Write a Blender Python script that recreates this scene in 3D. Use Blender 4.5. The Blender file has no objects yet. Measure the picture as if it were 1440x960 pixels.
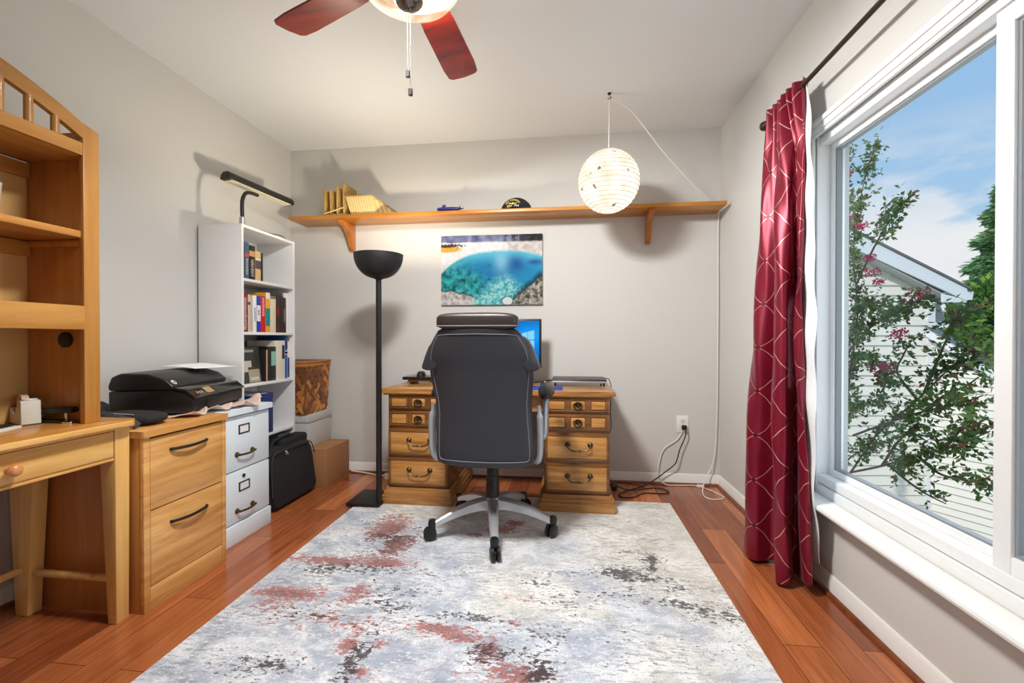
import bpy, bmesh, math, random
import numpy as np
from mathutils import Vector, Matrix, noise as mnoise
C = bpy.context.scene
COL = C.collection
R = math.radians
rng = random.Random(7)
# ------------------------------------------------------------------ camera
CAMH = 1.057; FPX = 620.8; YAW = -.1222; PITCH = -.007
cam = bpy.data.cameras.new('camera'); camo = bpy.data.objects.new('camera', cam); COL.objects.link(camo)
camo.location = (0, 0, CAMH); camo.rotation_euler = (math.pi/2 + PITCH, 0, -YAW)
cam.sensor_width = 36; cam.lens = FPX/1440*36; cam.clip_start = .02; cam.clip_end = 300
C.camera = camo
vs = C.view_settings
vs.view_transform = 'Standard'; vs.look = 'None'; vs.gamma = 1; vs.exposure = 0.03; vs.use_curve_mapping = False
# room dimensions (metres; camera stands at x=0, y=0)
XL, XR, YB, YF, ZC = -2.20, 1.094, 3.319, -1.1, 2.563
_cy, _sy = math.cos(YAW), math.sin(YAW)
FW = Vector((_sy*math.cos(PITCH), _cy*math.cos(PITCH), math.sin(PITCH))); RT = Vector((_cy, -_sy, 0)); UPV = RT.cross(FW)
def sight(u, v, x=None, y=None, z=None, depth=None):      # the point of the place seen at (u, v) on a given plane
    d = FW + RT*((u-720)/FPX) + UPV*((480-v)/FPX); o = Vector((0, 0, CAMH))
    if depth is not None: return o + d*depth
    t = x/d.x if x is not None else (y/d.y if y is not None else (z-CAMH)/d.z)
    return o + d*t
# ------------------------------------------------------------------ light
def light(name, kind, loc, power, color=(1, 1, 1), size=.1, rot=None):
    l = bpy.data.lights.new(name, kind); l.energy = power; l.color = color
    if kind == 'AREA': l.size = size
    elif kind != 'SUN': l.shadow_soft_size = size
    o = bpy.data.objects.new(name, l); o.location = loc; COL.objects.link(o)
    if rot: o.rotation_euler = rot
    return o
SUN = light('sunlight', 'SUN', (0, 0, 12), 2.3, (1, .96, .93)); SUN.data.angle = R(.6)
SUN.rotation_euler = Vector((.50, .62, -.60)).to_track_quat('-Z', 'Y').to_euler()
FAN_W, TORCH_W = 196, 28
W = bpy.data.worlds.new('sky'); C.world = W; W.use_nodes = True
def nd(t, kind, **k):
    n = t.nodes.new(kind)
    for a, b in k.items(): setattr(n, a, b)
    return n
def world_sky():
    t = W.node_tree; t.nodes.clear(); L = t.links.new
    out = nd(t, 'ShaderNodeOutputWorld'); bg = nd(t, 'ShaderNodeBackground'); bg.inputs[1].default_value = 1.0
    tc = nd(t, 'ShaderNodeTexCoord'); sep = nd(t, 'ShaderNodeSeparateXYZ'); L(tc.outputs['Generated'], sep.inputs[0])
    rmp = nd(t, 'ShaderNodeValToRGB'); L(sep.outputs['Z'], rmp.inputs[0])
    e = rmp.color_ramp.elements; e[0].position = 0.0; e[0].color = (.62, .76, .88, 1); e[1].position = .75; e[1].color = (.22, .46, .80, 1)
    e2 = e.new(.22); e2.color = (.36, .58, .82, 1)
    mp = nd(t, 'ShaderNodeMapping'); mp.inputs['Scale'].default_value = (1.6, 1.6, 4.2); mp.inputs['Location'].default_value = (1.25, .35, .2)
    L(tc.outputs['Generated'], mp.inputs[0])
    nz = nd(t, 'ShaderNodeTexNoise'); nz.inputs['Scale'].default_value = 1.7; nz.inputs['Detail'].default_value = 9; nz.inputs['Roughness'].default_value = .55
    L(mp.outputs[0], nz.inputs['Vector'])
    r2 = nd(t, 'ShaderNodeValToRGB'); r2.color_ramp.elements[0].position = .485; r2.color_ramp.elements[1].position = .555; L(nz.outputs['Fac'], r2.inputs[0])
    r3 = nd(t, 'ShaderNodeValToRGB'); r3.color_ramp.elements[0].position = .16; r3.color_ramp.elements[0].color = (1, 1, 1, 1)
    r3.color_ramp.elements[1].position = .36; r3.color_ramp.elements[1].color = (0, 0, 0, 1); L(sep.outputs['Z'], r3.inputs[0])
    mu = nd(t, 'ShaderNodeMath', operation='MULTIPLY'); L(r2.outputs[0], mu.inputs[0]); L(r3.outputs[0], mu.inputs[1])
    mx = nd(t, 'ShaderNodeMixRGB'); L(mu.outputs[0], mx.inputs[0]); L(rmp.outputs[0], mx.inputs[1]); mx.inputs[2].default_value = (.84, .86, .88, 1)
    L(mx.outputs[0], bg.inputs[0]); L(bg.outputs[0], out.inputs[0])
world_sky()
# ------------------------------------------------------------------ mesh helpers
def vec(p): return Vector(p)
def smooth_path(pts, n=6, closed=False):
    P = [Vector(p) for p in pts]; out = []; m = len(P)
    segs = m if closed else m-1
    for i in range(segs):
        g = (lambda k: P[k % m]) if closed else (lambda k: P[min(max(k, 0), m-1)])
        a, b, c, d = g(i-1), g(i), g(i+1), g(i+2)
        for k in range(n):
            t = k/n
            out.append(.5*((2*b)+(c-a)*t+(2*a-5*b+4*c-d)*t*t+(3*b-a-3*c+d)*t**3))
    if not closed: out.append(P[-1])
    return out
class MB:
    def __init__(s): s.bm = bmesh.new()
    def _bev(s, verts, bev, seg):
        if bev > 0:
            es = list({e for v in verts for e in v.link_edges})
            bmesh.ops.bevel(s.bm, geom=es, offset=bev, segments=seg, profile=.5, affect='EDGES', clamp_overlap=True)
    def box(s, x0, x1, y0, y1, z0, z1, bev=0, seg=2):
        r = bmesh.ops.create_cube(s.bm, size=1)['verts']
        for v in r: v.co = Vector((x0+(v.co.x+.5)*(x1-x0), y0+(v.co.y+.5)*(y1-y0), z0+(v.co.z+.5)*(z1-z0)))
        s._bev(r, bev, seg); return s
    def hexa(s, bot, top, bev=0, seg=2):               # eight-cornered block: four bottom points, four top points
        vb = [s.bm.verts.new(p) for p in bot]; vt = [s.bm.verts.new(p) for p in top]; n = len(vb)
        s.bm.faces.new(vb[::-1]); s.bm.faces.new(vt)
        for i in range(n): s.bm.faces.new((vb[i], vb[(i+1) % n], vt[(i+1) % n], vt[i]))
        s._bev(vb+vt, bev, seg); return s
    def prism(s, poly, axis, a, b, bev=0, seg=2):      # polygon in the two other axes, extruded along axis
        def P(p, h):
            return {'x': (h, p[0], p[1]), 'y': (p[0], h, p[1]), 'z': (p[0], p[1], h)}[axis]
        return s.hexa([P(p, a) for p in poly], [P(p, b) for p in poly], bev, seg)
    def ring(s, c, ax, r, n, ref=None, sx=1, sy=1):
        ax = ax.normalized()
        if ref is None: ref = Vector((0, 0, 1)) if abs(ax.z) < .9 else Vector((1, 0, 0))
        a = (ref - ax*ref.dot(ax)).normalized(); b = ax.cross(a)
        return [s.bm.verts.new(c + a*(math.cos(2*math.pi*i/n)*r*sx) + b*(math.sin(2*math.pi*i/n)*r*sy)) for i in range(n)], a
    def bridge(s, A, B):
        n = len(A)
        for i in range(n): s.bm.faces.new((A[i], A[(i+1) % n], B[(i+1) % n], B[i]))
    def tube(s, pts, r, n=8, closed=False, sx=1, sy=1, caps=True, ref=None):
        P = [Vector(p) for p in pts]; m = len(P); rings = []
        for i in range(m):
            if closed: t = P[(i+1) % m]-P[i-1]
            else: t = P[min(i+1, m-1)]-P[max(i-1, 0)]
            rr = r[i] if isinstance(r, (list, tuple)) else r
            k, ref = s.ring(P[i], t, rr, n, ref, sx, sy); rings.append(k)
        for i in range(m-1): s.bridge(rings[i], rings[i+1])
        if closed: s.bridge(rings[-1], rings[0])
        elif caps: s.bm.faces.new(rings[0][::-1]); s.bm.faces.new(rings[-1])
        return s
    def cyl(s, p, q, r, r2=None, n=20): return s.tube([p, q], [r, r if r2 is None else r2], n)
    def lathe(s, prof, c, n=40, axis='z', close=True):
        c = Vector(c); rings = []
        for (r, h) in prof:
            ring = []
            for i in range(n):
                a = 2*math.pi*i/n; x, y = r*math.cos(a), r*math.sin(a)
                ring.append(s.bm.verts.new(c + Vector({'z': (x, y, h), 'x': (h, x, y), 'y': (x, h, y)}[axis])))
            rings.append(ring)
        for i in range(len(rings)-1): s.bridge(rings[i], rings[i+1])
        if close: s.bm.faces.new(rings[0][::-1]); s.bm.faces.new(rings[-1])
        return s
    def ball(s, c, r, n=20, m=12):
        if not isinstance(r, (tuple, list)): r = (r, r, r)
        vs_ = bmesh.ops.create_uvsphere(s.bm, u_segments=n, v_segments=m, radius=1)['verts']
        for v in vs_: v.co = Vector((c[0]+v.co.x*r[0], c[1]+v.co.y*r[1], c[2]+v.co.z*r[2]))
        return s
    def grid(s, fn, nu, nv, closed=False):
        g = [[s.bm.verts.new(fn(i/(nu if closed else nu-1), j/(nv-1))) for i in range(nu)] for j in range(nv)]
        for j in range(nv-1):
            for i in range(nu if closed else nu-1):
                k = (i+1) % nu
                s.bm.faces.new((g[j][i], g[j][k], g[j+1][k], g[j+1][i]))
        return g
    def quad(s, *p): s.bm.faces.new([s.bm.verts.new(q) for q in p]); return s
    def move(s, M):
        bmesh.ops.transform(s.bm, matrix=M, verts=s.bm.verts[:]); return s
    def build(s, name, m, parent=None, local=False, angle=38, solid=0, flip=True, extra=None):
        bm = s.bm
        if flip: bmesh.ops.recalc_face_normals(bm, faces=bm.faces[:])
        off = Vector((0, 0, 0))
        if parent is not None and not local:
            q = parent
            while q is not None: off += q.location; q = q.parent
        elif parent is None and not local:
            xs = [v.co for v in bm.verts]
            lo = Vector([min(c[i] for c in xs) for i in range(3)]); hi = Vector([max(c[i] for c in xs) for i in range(3)])
            off = Vector(((lo.x+hi.x)/2, (lo.y+hi.y)/2, lo.z))
        for v in bm.verts: v.co -= off
        me = bpy.data.meshes.new(name); bm.to_mesh(me); bm.free()
        me.polygons.foreach_set('use_smooth', [True]*len(me.polygons))
        me.set_sharp_from_angle(angle=R(angle))
        for mm in (m if isinstance(m, (list, tuple)) else [m]): me.materials.append(mm)
        o = bpy.data.objects.new(name, me); COL.objects.link(o)
        if parent is not None: o.parent = parent
        elif not local: o.location = off
        if solid:
            md = o.modifiers.new('thickness', 'SOLIDIFY'); md.thickness = solid; md.offset = 0
        return o
def tag(o, label, cat, group=None):
    o['label'] = label; o['category'] = cat
    if group: o['group'] = group
    return o
def thing(name, label, cat, loc=(0, 0, 0), group=None, rz=0):
    o = bpy.data.objects.new(name, None); o.empty_display_size = .05; o.location = loc; o.rotation_euler = (0, 0, rz); COL.objects.link(o)
    return tag(o, label, cat, group)
def struct(o): o['kind'] = 'structure'; return o
def bmesh_text(txt, size, extrude=.0004, bold=0.0):
    cu = bpy.data.curves.new('lettering', 'FONT'); cu.body = txt; cu.size = size; cu.extrude = extrude; cu.offset = bold
    cu.align_x = 'CENTER'; cu.align_y = 'CENTER'
    o = bpy.data.objects.new('lettering', cu); COL.objects.link(o); bpy.context.view_layer.update()
    me = bpy.data.meshes.new_from_object(o.evaluated_get(bpy.context.evaluated_depsgraph_get()))
    bpy.data.objects.remove(o); bpy.data.curves.remove(cu); return me
def text(name, txt, size, M, m, parent, bold=0.0):   # M in the parent's local frame
    me = bmesh_text(txt, size, bold=bold); me.transform(M); me.materials.append(m)
    o = bpy.data.objects.new(name, me); COL.objects.link(o); o.parent = parent; return o
# ------------------------------------------------------------------ materials
def srgb(r, g, b):
    f = lambda c: (c/255)/12.92 if c/255 <= .04045 else ((c/255+.055)/1.055)**2.4
    return (f(r), f(g), f(b))
def c4(c): return (c[0], c[1], c[2], 1)
def base(name):
    m = bpy.data.materials.new(name); m.use_nodes = True
    return m, m.node_tree, m.node_tree.nodes['Principled BSDF']
def setp(b, rough=.5, metal=0, spec=.5, coat=0, sheen=0, alpha=None, trans=0):
    b.inputs['Roughness'].default_value = rough; b.inputs['Metallic'].default_value = metal
    b.inputs['Specular IOR Level'].default_value = spec; b.inputs['Coat Weight'].default_value = coat
    b.inputs['Sheen Weight'].default_value = sheen; b.inputs['Transmission Weight'].default_value = trans
def plain(name, col, rough=.5, metal=0, spec=.5, var=.06, scale=30, bump=0, coat=0, sheen=0):
    m, t, b = base(name); L = t.links.new; setp(b, rough, metal, spec, coat, sheen)
    tc = nd(t, 'ShaderNodeTexCoord'); nz = nd(t, 'ShaderNodeTexNoise'); nz.inputs['Scale'].default_value = scale; nz.inputs['Detail'].default_value = 4
    L(tc.outputs['Object'], nz.inputs['Vector'])
    mx = nd(t, 'ShaderNodeMixRGB'); L(nz.outputs['Fac'], mx.inputs[0])
    mx.inputs[1].default_value = c4([c*(1-var) for c in col]); mx.inputs[2].default_value = c4([min(1, c*(1+var)) for c in col])
    L(mx.outputs[0], b.inputs['Base Color'])
    if bump:
        bp = nd(t, 'ShaderNodeBump'); bp.inputs['Strength'].default_value = bump; bp.inputs['Distance'].default_value = .01
        L(nz.outputs['Fac'], bp.inputs['Height']); L(bp.outputs[0], b.inputs['Normal'])
    return m
def wood(name, dark, light_, axis='x', scale=1.0, rough=.35, coat=.15, knots=0.0, contrast=(.32, .72)):
    m, t, b = base(name); L = t.links.new; setp(b, rough, coat=coat)
    tc = nd(t, 'ShaderNodeTexCoord'); mp = nd(t, 'ShaderNodeMapping')
    st = {'x': (1.2, 14, 14), 'y': (14, 1.2, 14), 'z': (14, 14, 1.2)}[axis]; mp.inputs['Scale'].default_value = [v*scale for v in st]
    L(tc.outputs['Object'], mp.inputs[0])
    nz = nd(t, 'ShaderNodeTexNoise'); nz.inputs['Scale'].default_value = 1.6; nz.inputs['Detail'].default_value = 7; nz.inputs['Roughness'].default_value = .62; nz.inputs['Distortion'].default_value = .5
    L(mp.outputs[0], nz.inputs['Vector'])
    rp = nd(t, 'ShaderNodeValToRGB'); e = rp.color_ramp.elements; e[0].position = contrast[0]; e[0].color = c4(dark); e[1].position = contrast[1]; e[1].color = c4(light_)
    L(nz.outputs['Fac'], rp.inputs[0]); src = rp.outputs[0]
    if knots:
        vo = nd(t, 'ShaderNodeTexVoronoi'); vo.inputs['Scale'].default_value = .45; L(mp.outputs[0], vo.inputs['Vector'])
        r2 = nd(t, 'ShaderNodeValToRGB'); r2.color_ramp.elements[0].position = .04; r2.color_ramp.elements[0].color = (knots,)*3+(1,); r2.color_ramp.elements[1].position = .12; r2.color_ramp.elements[1].color = (0, 0, 0, 1)
        L(vo.outputs['Distance'], r2.inputs[0]); mx = nd(t, 'ShaderNodeMixRGB'); L(r2.outputs[0], mx.inputs[0]); L(src, mx.inputs[1]); mx.inputs[2].default_value = c4([d*.35 for d in dark]); src = mx.outputs[0]
    L(src, b.inputs['Base Color'])
    bp = nd(t, 'ShaderNodeBump'); bp.inputs['Strength'].default_value = .06; bp.inputs['Distance'].default_value = .004; L(nz.outputs['Fac'], bp.inputs['Height']); L(bp.outputs[0], b.inputs['Normal'])
    return m
def emis(name, col, s):
    m = bpy.data.materials.new(name); m.use_nodes = True; t = m.node_tree; t.nodes.clear()
    o = nd(t, 'ShaderNodeOutputMaterial'); e = nd(t, 'ShaderNodeEmission'); e.inputs[0].default_value = c4(col); e.inputs[1].default_value = s
    t.links.new(e.outputs[0], o.inputs[0]); return m
def attr_mat(name, rough=.5, spec=.4, attr='pattern'):
    m, t, b = base(name); setp(b, rough, spec=spec)
    a = nd(t, 'ShaderNodeAttribute', attribute_name=attr); t.links.new(a.outputs['Color'], b.inputs['Base Color']); return m
M = {}
M['wall'] = plain('wall_paint', srgb(210, 208, 204), .85, spec=.2, var=.012, scale=6)
M['ceil'] = plain('ceiling_paint', srgb(229, 231, 232), .9, spec=.15, var=.01, scale=5)
M['trim'] = plain('white_trim_paint', srgb(238, 237, 233), .35, var=.01, scale=8)
M['vinyl'] = plain('white_window_vinyl', srgb(243, 243, 243), .3, var=.01)
M['maple'] = wood('honey_maple', srgb(178, 114, 46), srgb(204, 144, 72), 'y', 1.0)
M['maple_z'] = wood('honey_maple_upright', srgb(166, 104, 40), srgb(194, 132, 62), 'z', 1.0)
M['maple_light'] = wood('pale_maple', srgb(206, 148, 76), srgb(238, 192, 118), 'y', 1.0, knots=.35, contrast=(.36, .64))
M['maple_light_z'] = wood('pale_maple_upright', srgb(214, 160, 88), srgb(236, 190, 116), 'z', 1.0)
M['hutch'] = wood('hutch_front_maple', srgb(172, 114, 48), srgb(196, 142, 70), 'y', 1.0)
M['hutch_z'] = wood('hutch_post_maple', srgb(172, 114, 48), srgb(194, 138, 68), 'z', 1.0)
M['oak'] = wood('file_cabinet_maple', srgb(192, 130, 66), srgb(228, 176, 108), 'y', .8, contrast=(.38, .62))
M['oak_z'] = wood('file_cabinet_side', srgb(176, 110, 50), srgb(200, 136, 72), 'z', .8)
M['pine'] = wood('stained_pine', srgb(164, 96, 24), srgb(206, 140, 48), 'x', 1.0, knots=.6)
M['pine_z'] = wood('stained_pine_bracket', srgb(158, 88, 26), srgb(196, 122, 46), 'z', 1.0)
M['desk'] = wood('carved_desk_oak', srgb(132, 82, 34), srgb(204, 148, 80), 'x', 1.3, rough=.32, coat=.3)
M['desk_panel'] = wood('carved_desk_panel', srgb(160, 104, 46), srgb(222, 164, 92), 'x', 1.6, rough=.3, coat=.3)
M['desk_dark'] = wood('carved_desk_moulding', srgb(98, 58, 24), srgb(150, 98, 46), 'x', 1.3, rough=.32, coat=.3)
M['white_lam'] = plain('white_laminate', srgb(232, 231, 230), .4, var=.012)
M['white_cab'] = plain('white_painted_wood', srgb(222, 231, 236), .42, var=.02, scale=12)
M['black'] = plain('black_plastic', srgb(24, 22, 21), .38, var=.15)
M['blackg'] = plain('glossy_black_plastic', srgb(26, 21, 17), .16, var=.12, coat=.3)
M['blackm'] = plain('black_metal', srgb(30, 26, 24), .45, metal=.3, var=.1)
M['blackf'] = plain('black_fabric', srgb(26, 26, 28), .85, var=.3, scale=260, bump=.25)
M['leather'] = plain('black_leather', srgb(44, 45, 50), .40, spec=.5, var=.12, scale=160, bump=.08)
M['leather_b'] = plain('dark_brown_leather', srgb(42, 32, 28), .4, spec=.5, var=.12, scale=160, bump=.08)
M['silver'] = plain('silver_plastic', srgb(176, 180, 184), .33, metal=.55, var=.03)
M['chrome'] = plain('chrome', srgb(214, 214, 216), .09, metal=1, var=.02)
M['steel'] = plain('polished_aluminium', srgb(198, 200, 204), .32, metal=.7, var=.04)
M['brass'] = plain('aged_brass', srgb(96, 78, 52), .38, metal=.9, var=.25, scale=60)
M['cream'] = plain('cream_plastic', srgb(226, 220, 208), .45, var=.02)
M['cable_w'] = plain('white_cable', srgb(236, 230, 222), .5, var=.01)
M['wicker'] = None
WIN_FILL = light('window_fill', 'AREA', (1.30, 1.29, 1.18), 9, (.86, .94, 1.0), 1.5, (0, R(90), 0)); WIN_FILL.data.shape = 'RECTANGLE'; WIN_FILL.data.size = 1.4; WIN_FILL.data.size_y = 1.6  # unseen area lamp added outside the glass to boost the sky's light indoors
# ------------------------------------------------------------------ room shell
def floor_material():
    m, t, b = base('cherry_plank_floor'); L = t.links.new; setp(b, .24, spec=.45, coat=.25); b.inputs['Coat Roughness'].default_value = .12
    tc = nd(t, 'ShaderNodeTexCoord'); mp = nd(t, 'ShaderNodeMapping'); mp.inputs['Rotation'].default_value = (0, 0, R(90)); mp.inputs['Location'].default_value = (.31, .018, 0)
    L(tc.outputs['Object'], mp.inputs[0])
    def bricks(c1, c2, bias, mort):
        br = nd(t, 'ShaderNodeTexBrick'); br.offset = .41; br.offset_frequency = 2
        br.inputs['Color1'].default_value = c4(c1); br.inputs['Color2'].default_value = c4(c2); br.inputs['Mortar'].default_value = c4(mort)
        br.inputs['Scale'].default_value = 1; br.inputs['Mortar Size'].default_value = .0012; br.inputs['Mortar Smooth'].default_value = .1
        br.inputs['Bias'].default_value = bias; br.inputs['Brick Width'].default_value = .93; br.inputs['Row Height'].default_value = .127
        L(mp.outputs[0], br.inputs['Vector']); return br
    br = bricks((.56, .185, .062), (.22, .050, .016), -.05, (.05, .014, .006))
    mp2 = nd(t, 'ShaderNodeMapping'); mp2.inputs['Scale'].default_value = (26, 1.7, 26); L(tc.outputs['Object'], mp2.inputs[0])
    nz = nd(t, 'ShaderNodeTexNoise'); nz.inputs['Scale'].default_value = 1.5; nz.inputs['Detail'].default_value = 8; nz.inputs['Roughness'].default_value = .65; nz.inputs['Distortion'].default_value = .6
    L(mp2.outputs[0], nz.inputs['Vector'])
    rp = nd(t, 'ShaderNodeValToRGB'); e = rp.color_ramp.elements; e[0].position = .28; e[0].color = (.62, .55, .5, 1); e[1].position = .72; e[1].color = (1.28, 1.28, 1.25, 1)
    L(nz.outputs['Fac'], rp.inputs[0])
    mu = nd(t, 'ShaderNodeMixRGB', blend_type='MULTIPLY'); mu.inputs[0].default_value = 1; L(br.outputs['Color'], mu.inputs[1]); L(rp.outputs[0], mu.inputs[2])
    L(mu.outputs[0], b.inputs['Base Color'])
    bp = nd(t, 'ShaderNodeBump'); bp.inputs['Strength'].default_value = .25; bp.inputs['Distance'].default_value = .002; bp.invert = True
    L(br.outputs['Fac'], bp.inputs['Height']); L(bp.outputs[0], b.inputs['Normal'])
    return m
M['floor'] = floor_material()
T = .16
f = MB().box(XL, XR, YF, YB, -.1, 0).build('floor', M['floor'], local=True); struct(f)
struct(MB().box(XL-T, XR+T, YF-T, YB+T, ZC, ZC+.12).build('ceiling', M['ceil']))
struct(MB().box(XL-T, XR+T, YB, YB+T, -.1, ZC).build('wall_back', M['wall']))
struct(MB().box(XL-T, XL, YF, YB, -.1, ZC).build('wall_left', M['wall']))
struct(MB().box(XL-T, XR+T, YF-T, YF, -.1, ZC).build('wall_front', M['wall']))
WY0, WY1, WZ0, WZ1 = .48, 2.10, .46, 1.905          # window opening
w = MB()
w.box(XR, XR+T, YF, WY0-.045, -.1, ZC); w.box(XR, XR+T, WY1+.045, YB, -.1, ZC)
w.box(XR, XR+T, WY0-.045, WY1+.045, -.1, WZ0-.08); w.box(XR, XR+T, WY0-.045, WY1+.045, WZ1+.045, ZC)
struct(w.build('wall_right', M['wall']))
# baseboards: profile with a cap bead
BP = [(0, 0), (.016, 0), (.016, .052), (.011, .062), (.011, .070), (.006, .078), (0, .078)]
struct(MB().prism([(YB-a, z) for a, z in BP], 'x', XL, XR).build('baseboard_back', M['trim']))
struct(MB().prism([(XL+a, z) for a, z in BP], 'y', YF, YB).build('baseboard_left', M['trim']))
struct(MB().prism([(XR-a, z) for a, z in BP], 'y', YF, YB).build('baseboard_right', M['trim']))
M['shoe'] = wood('cherry_shoe_moulding', (.12, .03, .01), (.26, .07, .022), 'x', 1)
SP = [(0, 0), (.017, 0), (.015, .009), (.009, .015), (0, .017)]
struct(MB().prism([(YB-.016-a, z) for a, z in SP], 'x', XL, XR).build('trim_1', M['shoe']))
struct(MB().prism([(XR-.016-a, z) for a, z in SP], 'y', YF, YB).build('trim_2', M['shoe']))
struct(MB().prism([(XL+.016+a, z) for a, z in SP], 'y', YF, YB).build('trim_3', M['shoe']))
# ------------------------------------------------------------------ window
def glass_material():
    m = bpy.data.materials.new('window_glass'); m.use_nodes = True; t = m.node_tree; t.nodes.clear(); L = t.links.new
    o = nd(t, 'ShaderNodeOutputMaterial'); a = nd(t, 'ShaderNodeBsdfTransparent'); a.inputs[0].default_value = (.985, .985, .985, 1)
    g = nd(t, 'ShaderNodeBsdfGlossy'); g.inputs['Roughness'].default_value = .01; g.inputs[0].default_value = (1, 1, 1, 1)
    lw = nd(t, 'ShaderNodeLayerWeight'); lw.inputs[0].default_value = .12; mu = nd(t, 'ShaderNodeMath', operation='MULTIPLY'); mu.inputs[1].default_value = .28
    L(lw.outputs['Fresnel'], mu.inputs[0]); mx = nd(t, 'ShaderNodeMixShader'); L(mu.outputs[0], mx.inputs[0]); L(a.outputs[0], mx.inputs[1]); L(g.outputs[0], mx.inputs[2]); L(mx.outputs[0], o.inputs[0])
    return m
M['glass'] = glass_material()
win = bpy.data.objects.new('window_1', None); COL.objects.link(win); win.location = (XR, (WY0+WY1)/2, WZ0); struct(win)
def ring_yz(mb, x0, x1, y0, y1, z0, z1, wd, bev=.002):
    mb.box(x0, x1, y0, y0+wd, z0, z1, bev); mb.box(x0, x1, y1-wd, y1, z0, z1, bev)
    mb.box(x0, x1, y0+wd, y1-wd, z0, z0+wd, bev); mb.box(x0, x1, y0+wd, y1-wd, z1-wd, z1, bev)
c = MB(); ci0, ci1, cz = WY0-.006, WY1+.006, WZ1+.030
def casing_run(pts):            # stepped casing profile
    for (a0, a1, d) in ((0, .016, .013), (.016, .044, .018), (.044, .066, .024)):
        pts(a0, a1, d)
casing_run(lambda a0, a1, d: c.box(XR-d, XR, ci1+a0, ci1+a1, .37, cz+a1, .002))
casing_run(lambda a0, a1, d: c.box(XR-d, XR, ci0-a1, ci0-a0, .37, cz+a1, .002))
casing_run(lambda a0, a1, d: c.box(XR-d, XR, ci0-a0, ci1+a0, cz+a0, cz+a1, .002))
c.build('casing', M['trim'], win)
MB().prism([(XR+.03, .352), (1.020, .352), (1.012, .358), (1.010, .366), (1.014, .374), (1.022, .377), (XR+.03, .379)], 'y', WY0-.12, 2.20).build('stool', M['trim'], win)
MB().prism([(XR, .318), (1.082, .318), (1.078, .326), (1.078, .344), (1.072, .352), (XR, .352)], 'y', WY0-.09, 2.18).build('apron', M['trim'], win)
fr = MB()
fr.box(1.100, 1.21, WY0-.04, WY0, WZ0-.08, WZ1+.04, .002); fr.box(1.100, 1.21, WY1, WY1+.04, WZ0-.08, WZ1+.04, .002)
fr.box(1.108, 1.21, WY0, WY1, WZ1, WZ1+.04, .002); fr.box(1.108, 1.21, WY0, WY1, WZ0-.038, WZ0, .003); fr.box(1.1, 1.21, WY0, WY1, .375, WZ0-.042, .003)
fr.build('frame', M['vinyl'], win)
s1 = MB(); ring_yz(s1, 1.152, 1.19, 1.262, WY1, WZ0, WZ1, .026); s1o = s1.build('sash', M['vinyl'], win)
M['gasket'] = plain('dark_glazing_gasket', srgb(140, 144, 148), .6)
g1 = MB(); ring_yz(g1, 1.160, 1.182, 1.288, WY1-.026, WZ0+.026, WZ1-.026, .007, 0); g1.build('gasket', M['gasket'], s1o)
MB().box(1.170, 1.174, 1.29, WY1-.03, WZ0+.03, WZ1-.03).build('glass', M['glass'], s1o)
s2 = MB(); ring_yz(s2, 1.112, 1.146, WY0, 1.302, WZ0-.002, WZ1-.004, .048); s2o = s2.build('sash', M['vinyl'], win)
g2 = MB(); ring_yz(g2, 1.122, 1.142, WY0+.048, 1.302-.048, WZ0+.046, WZ1-.052, .009, 0); g2.build('gasket', M['gasket'], s2o)
MB().box(1.130, 1.134, WY0+.05, 1.252, WZ0+.05, WZ1-.055).build('glass', M['glass'], s2o)
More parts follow.
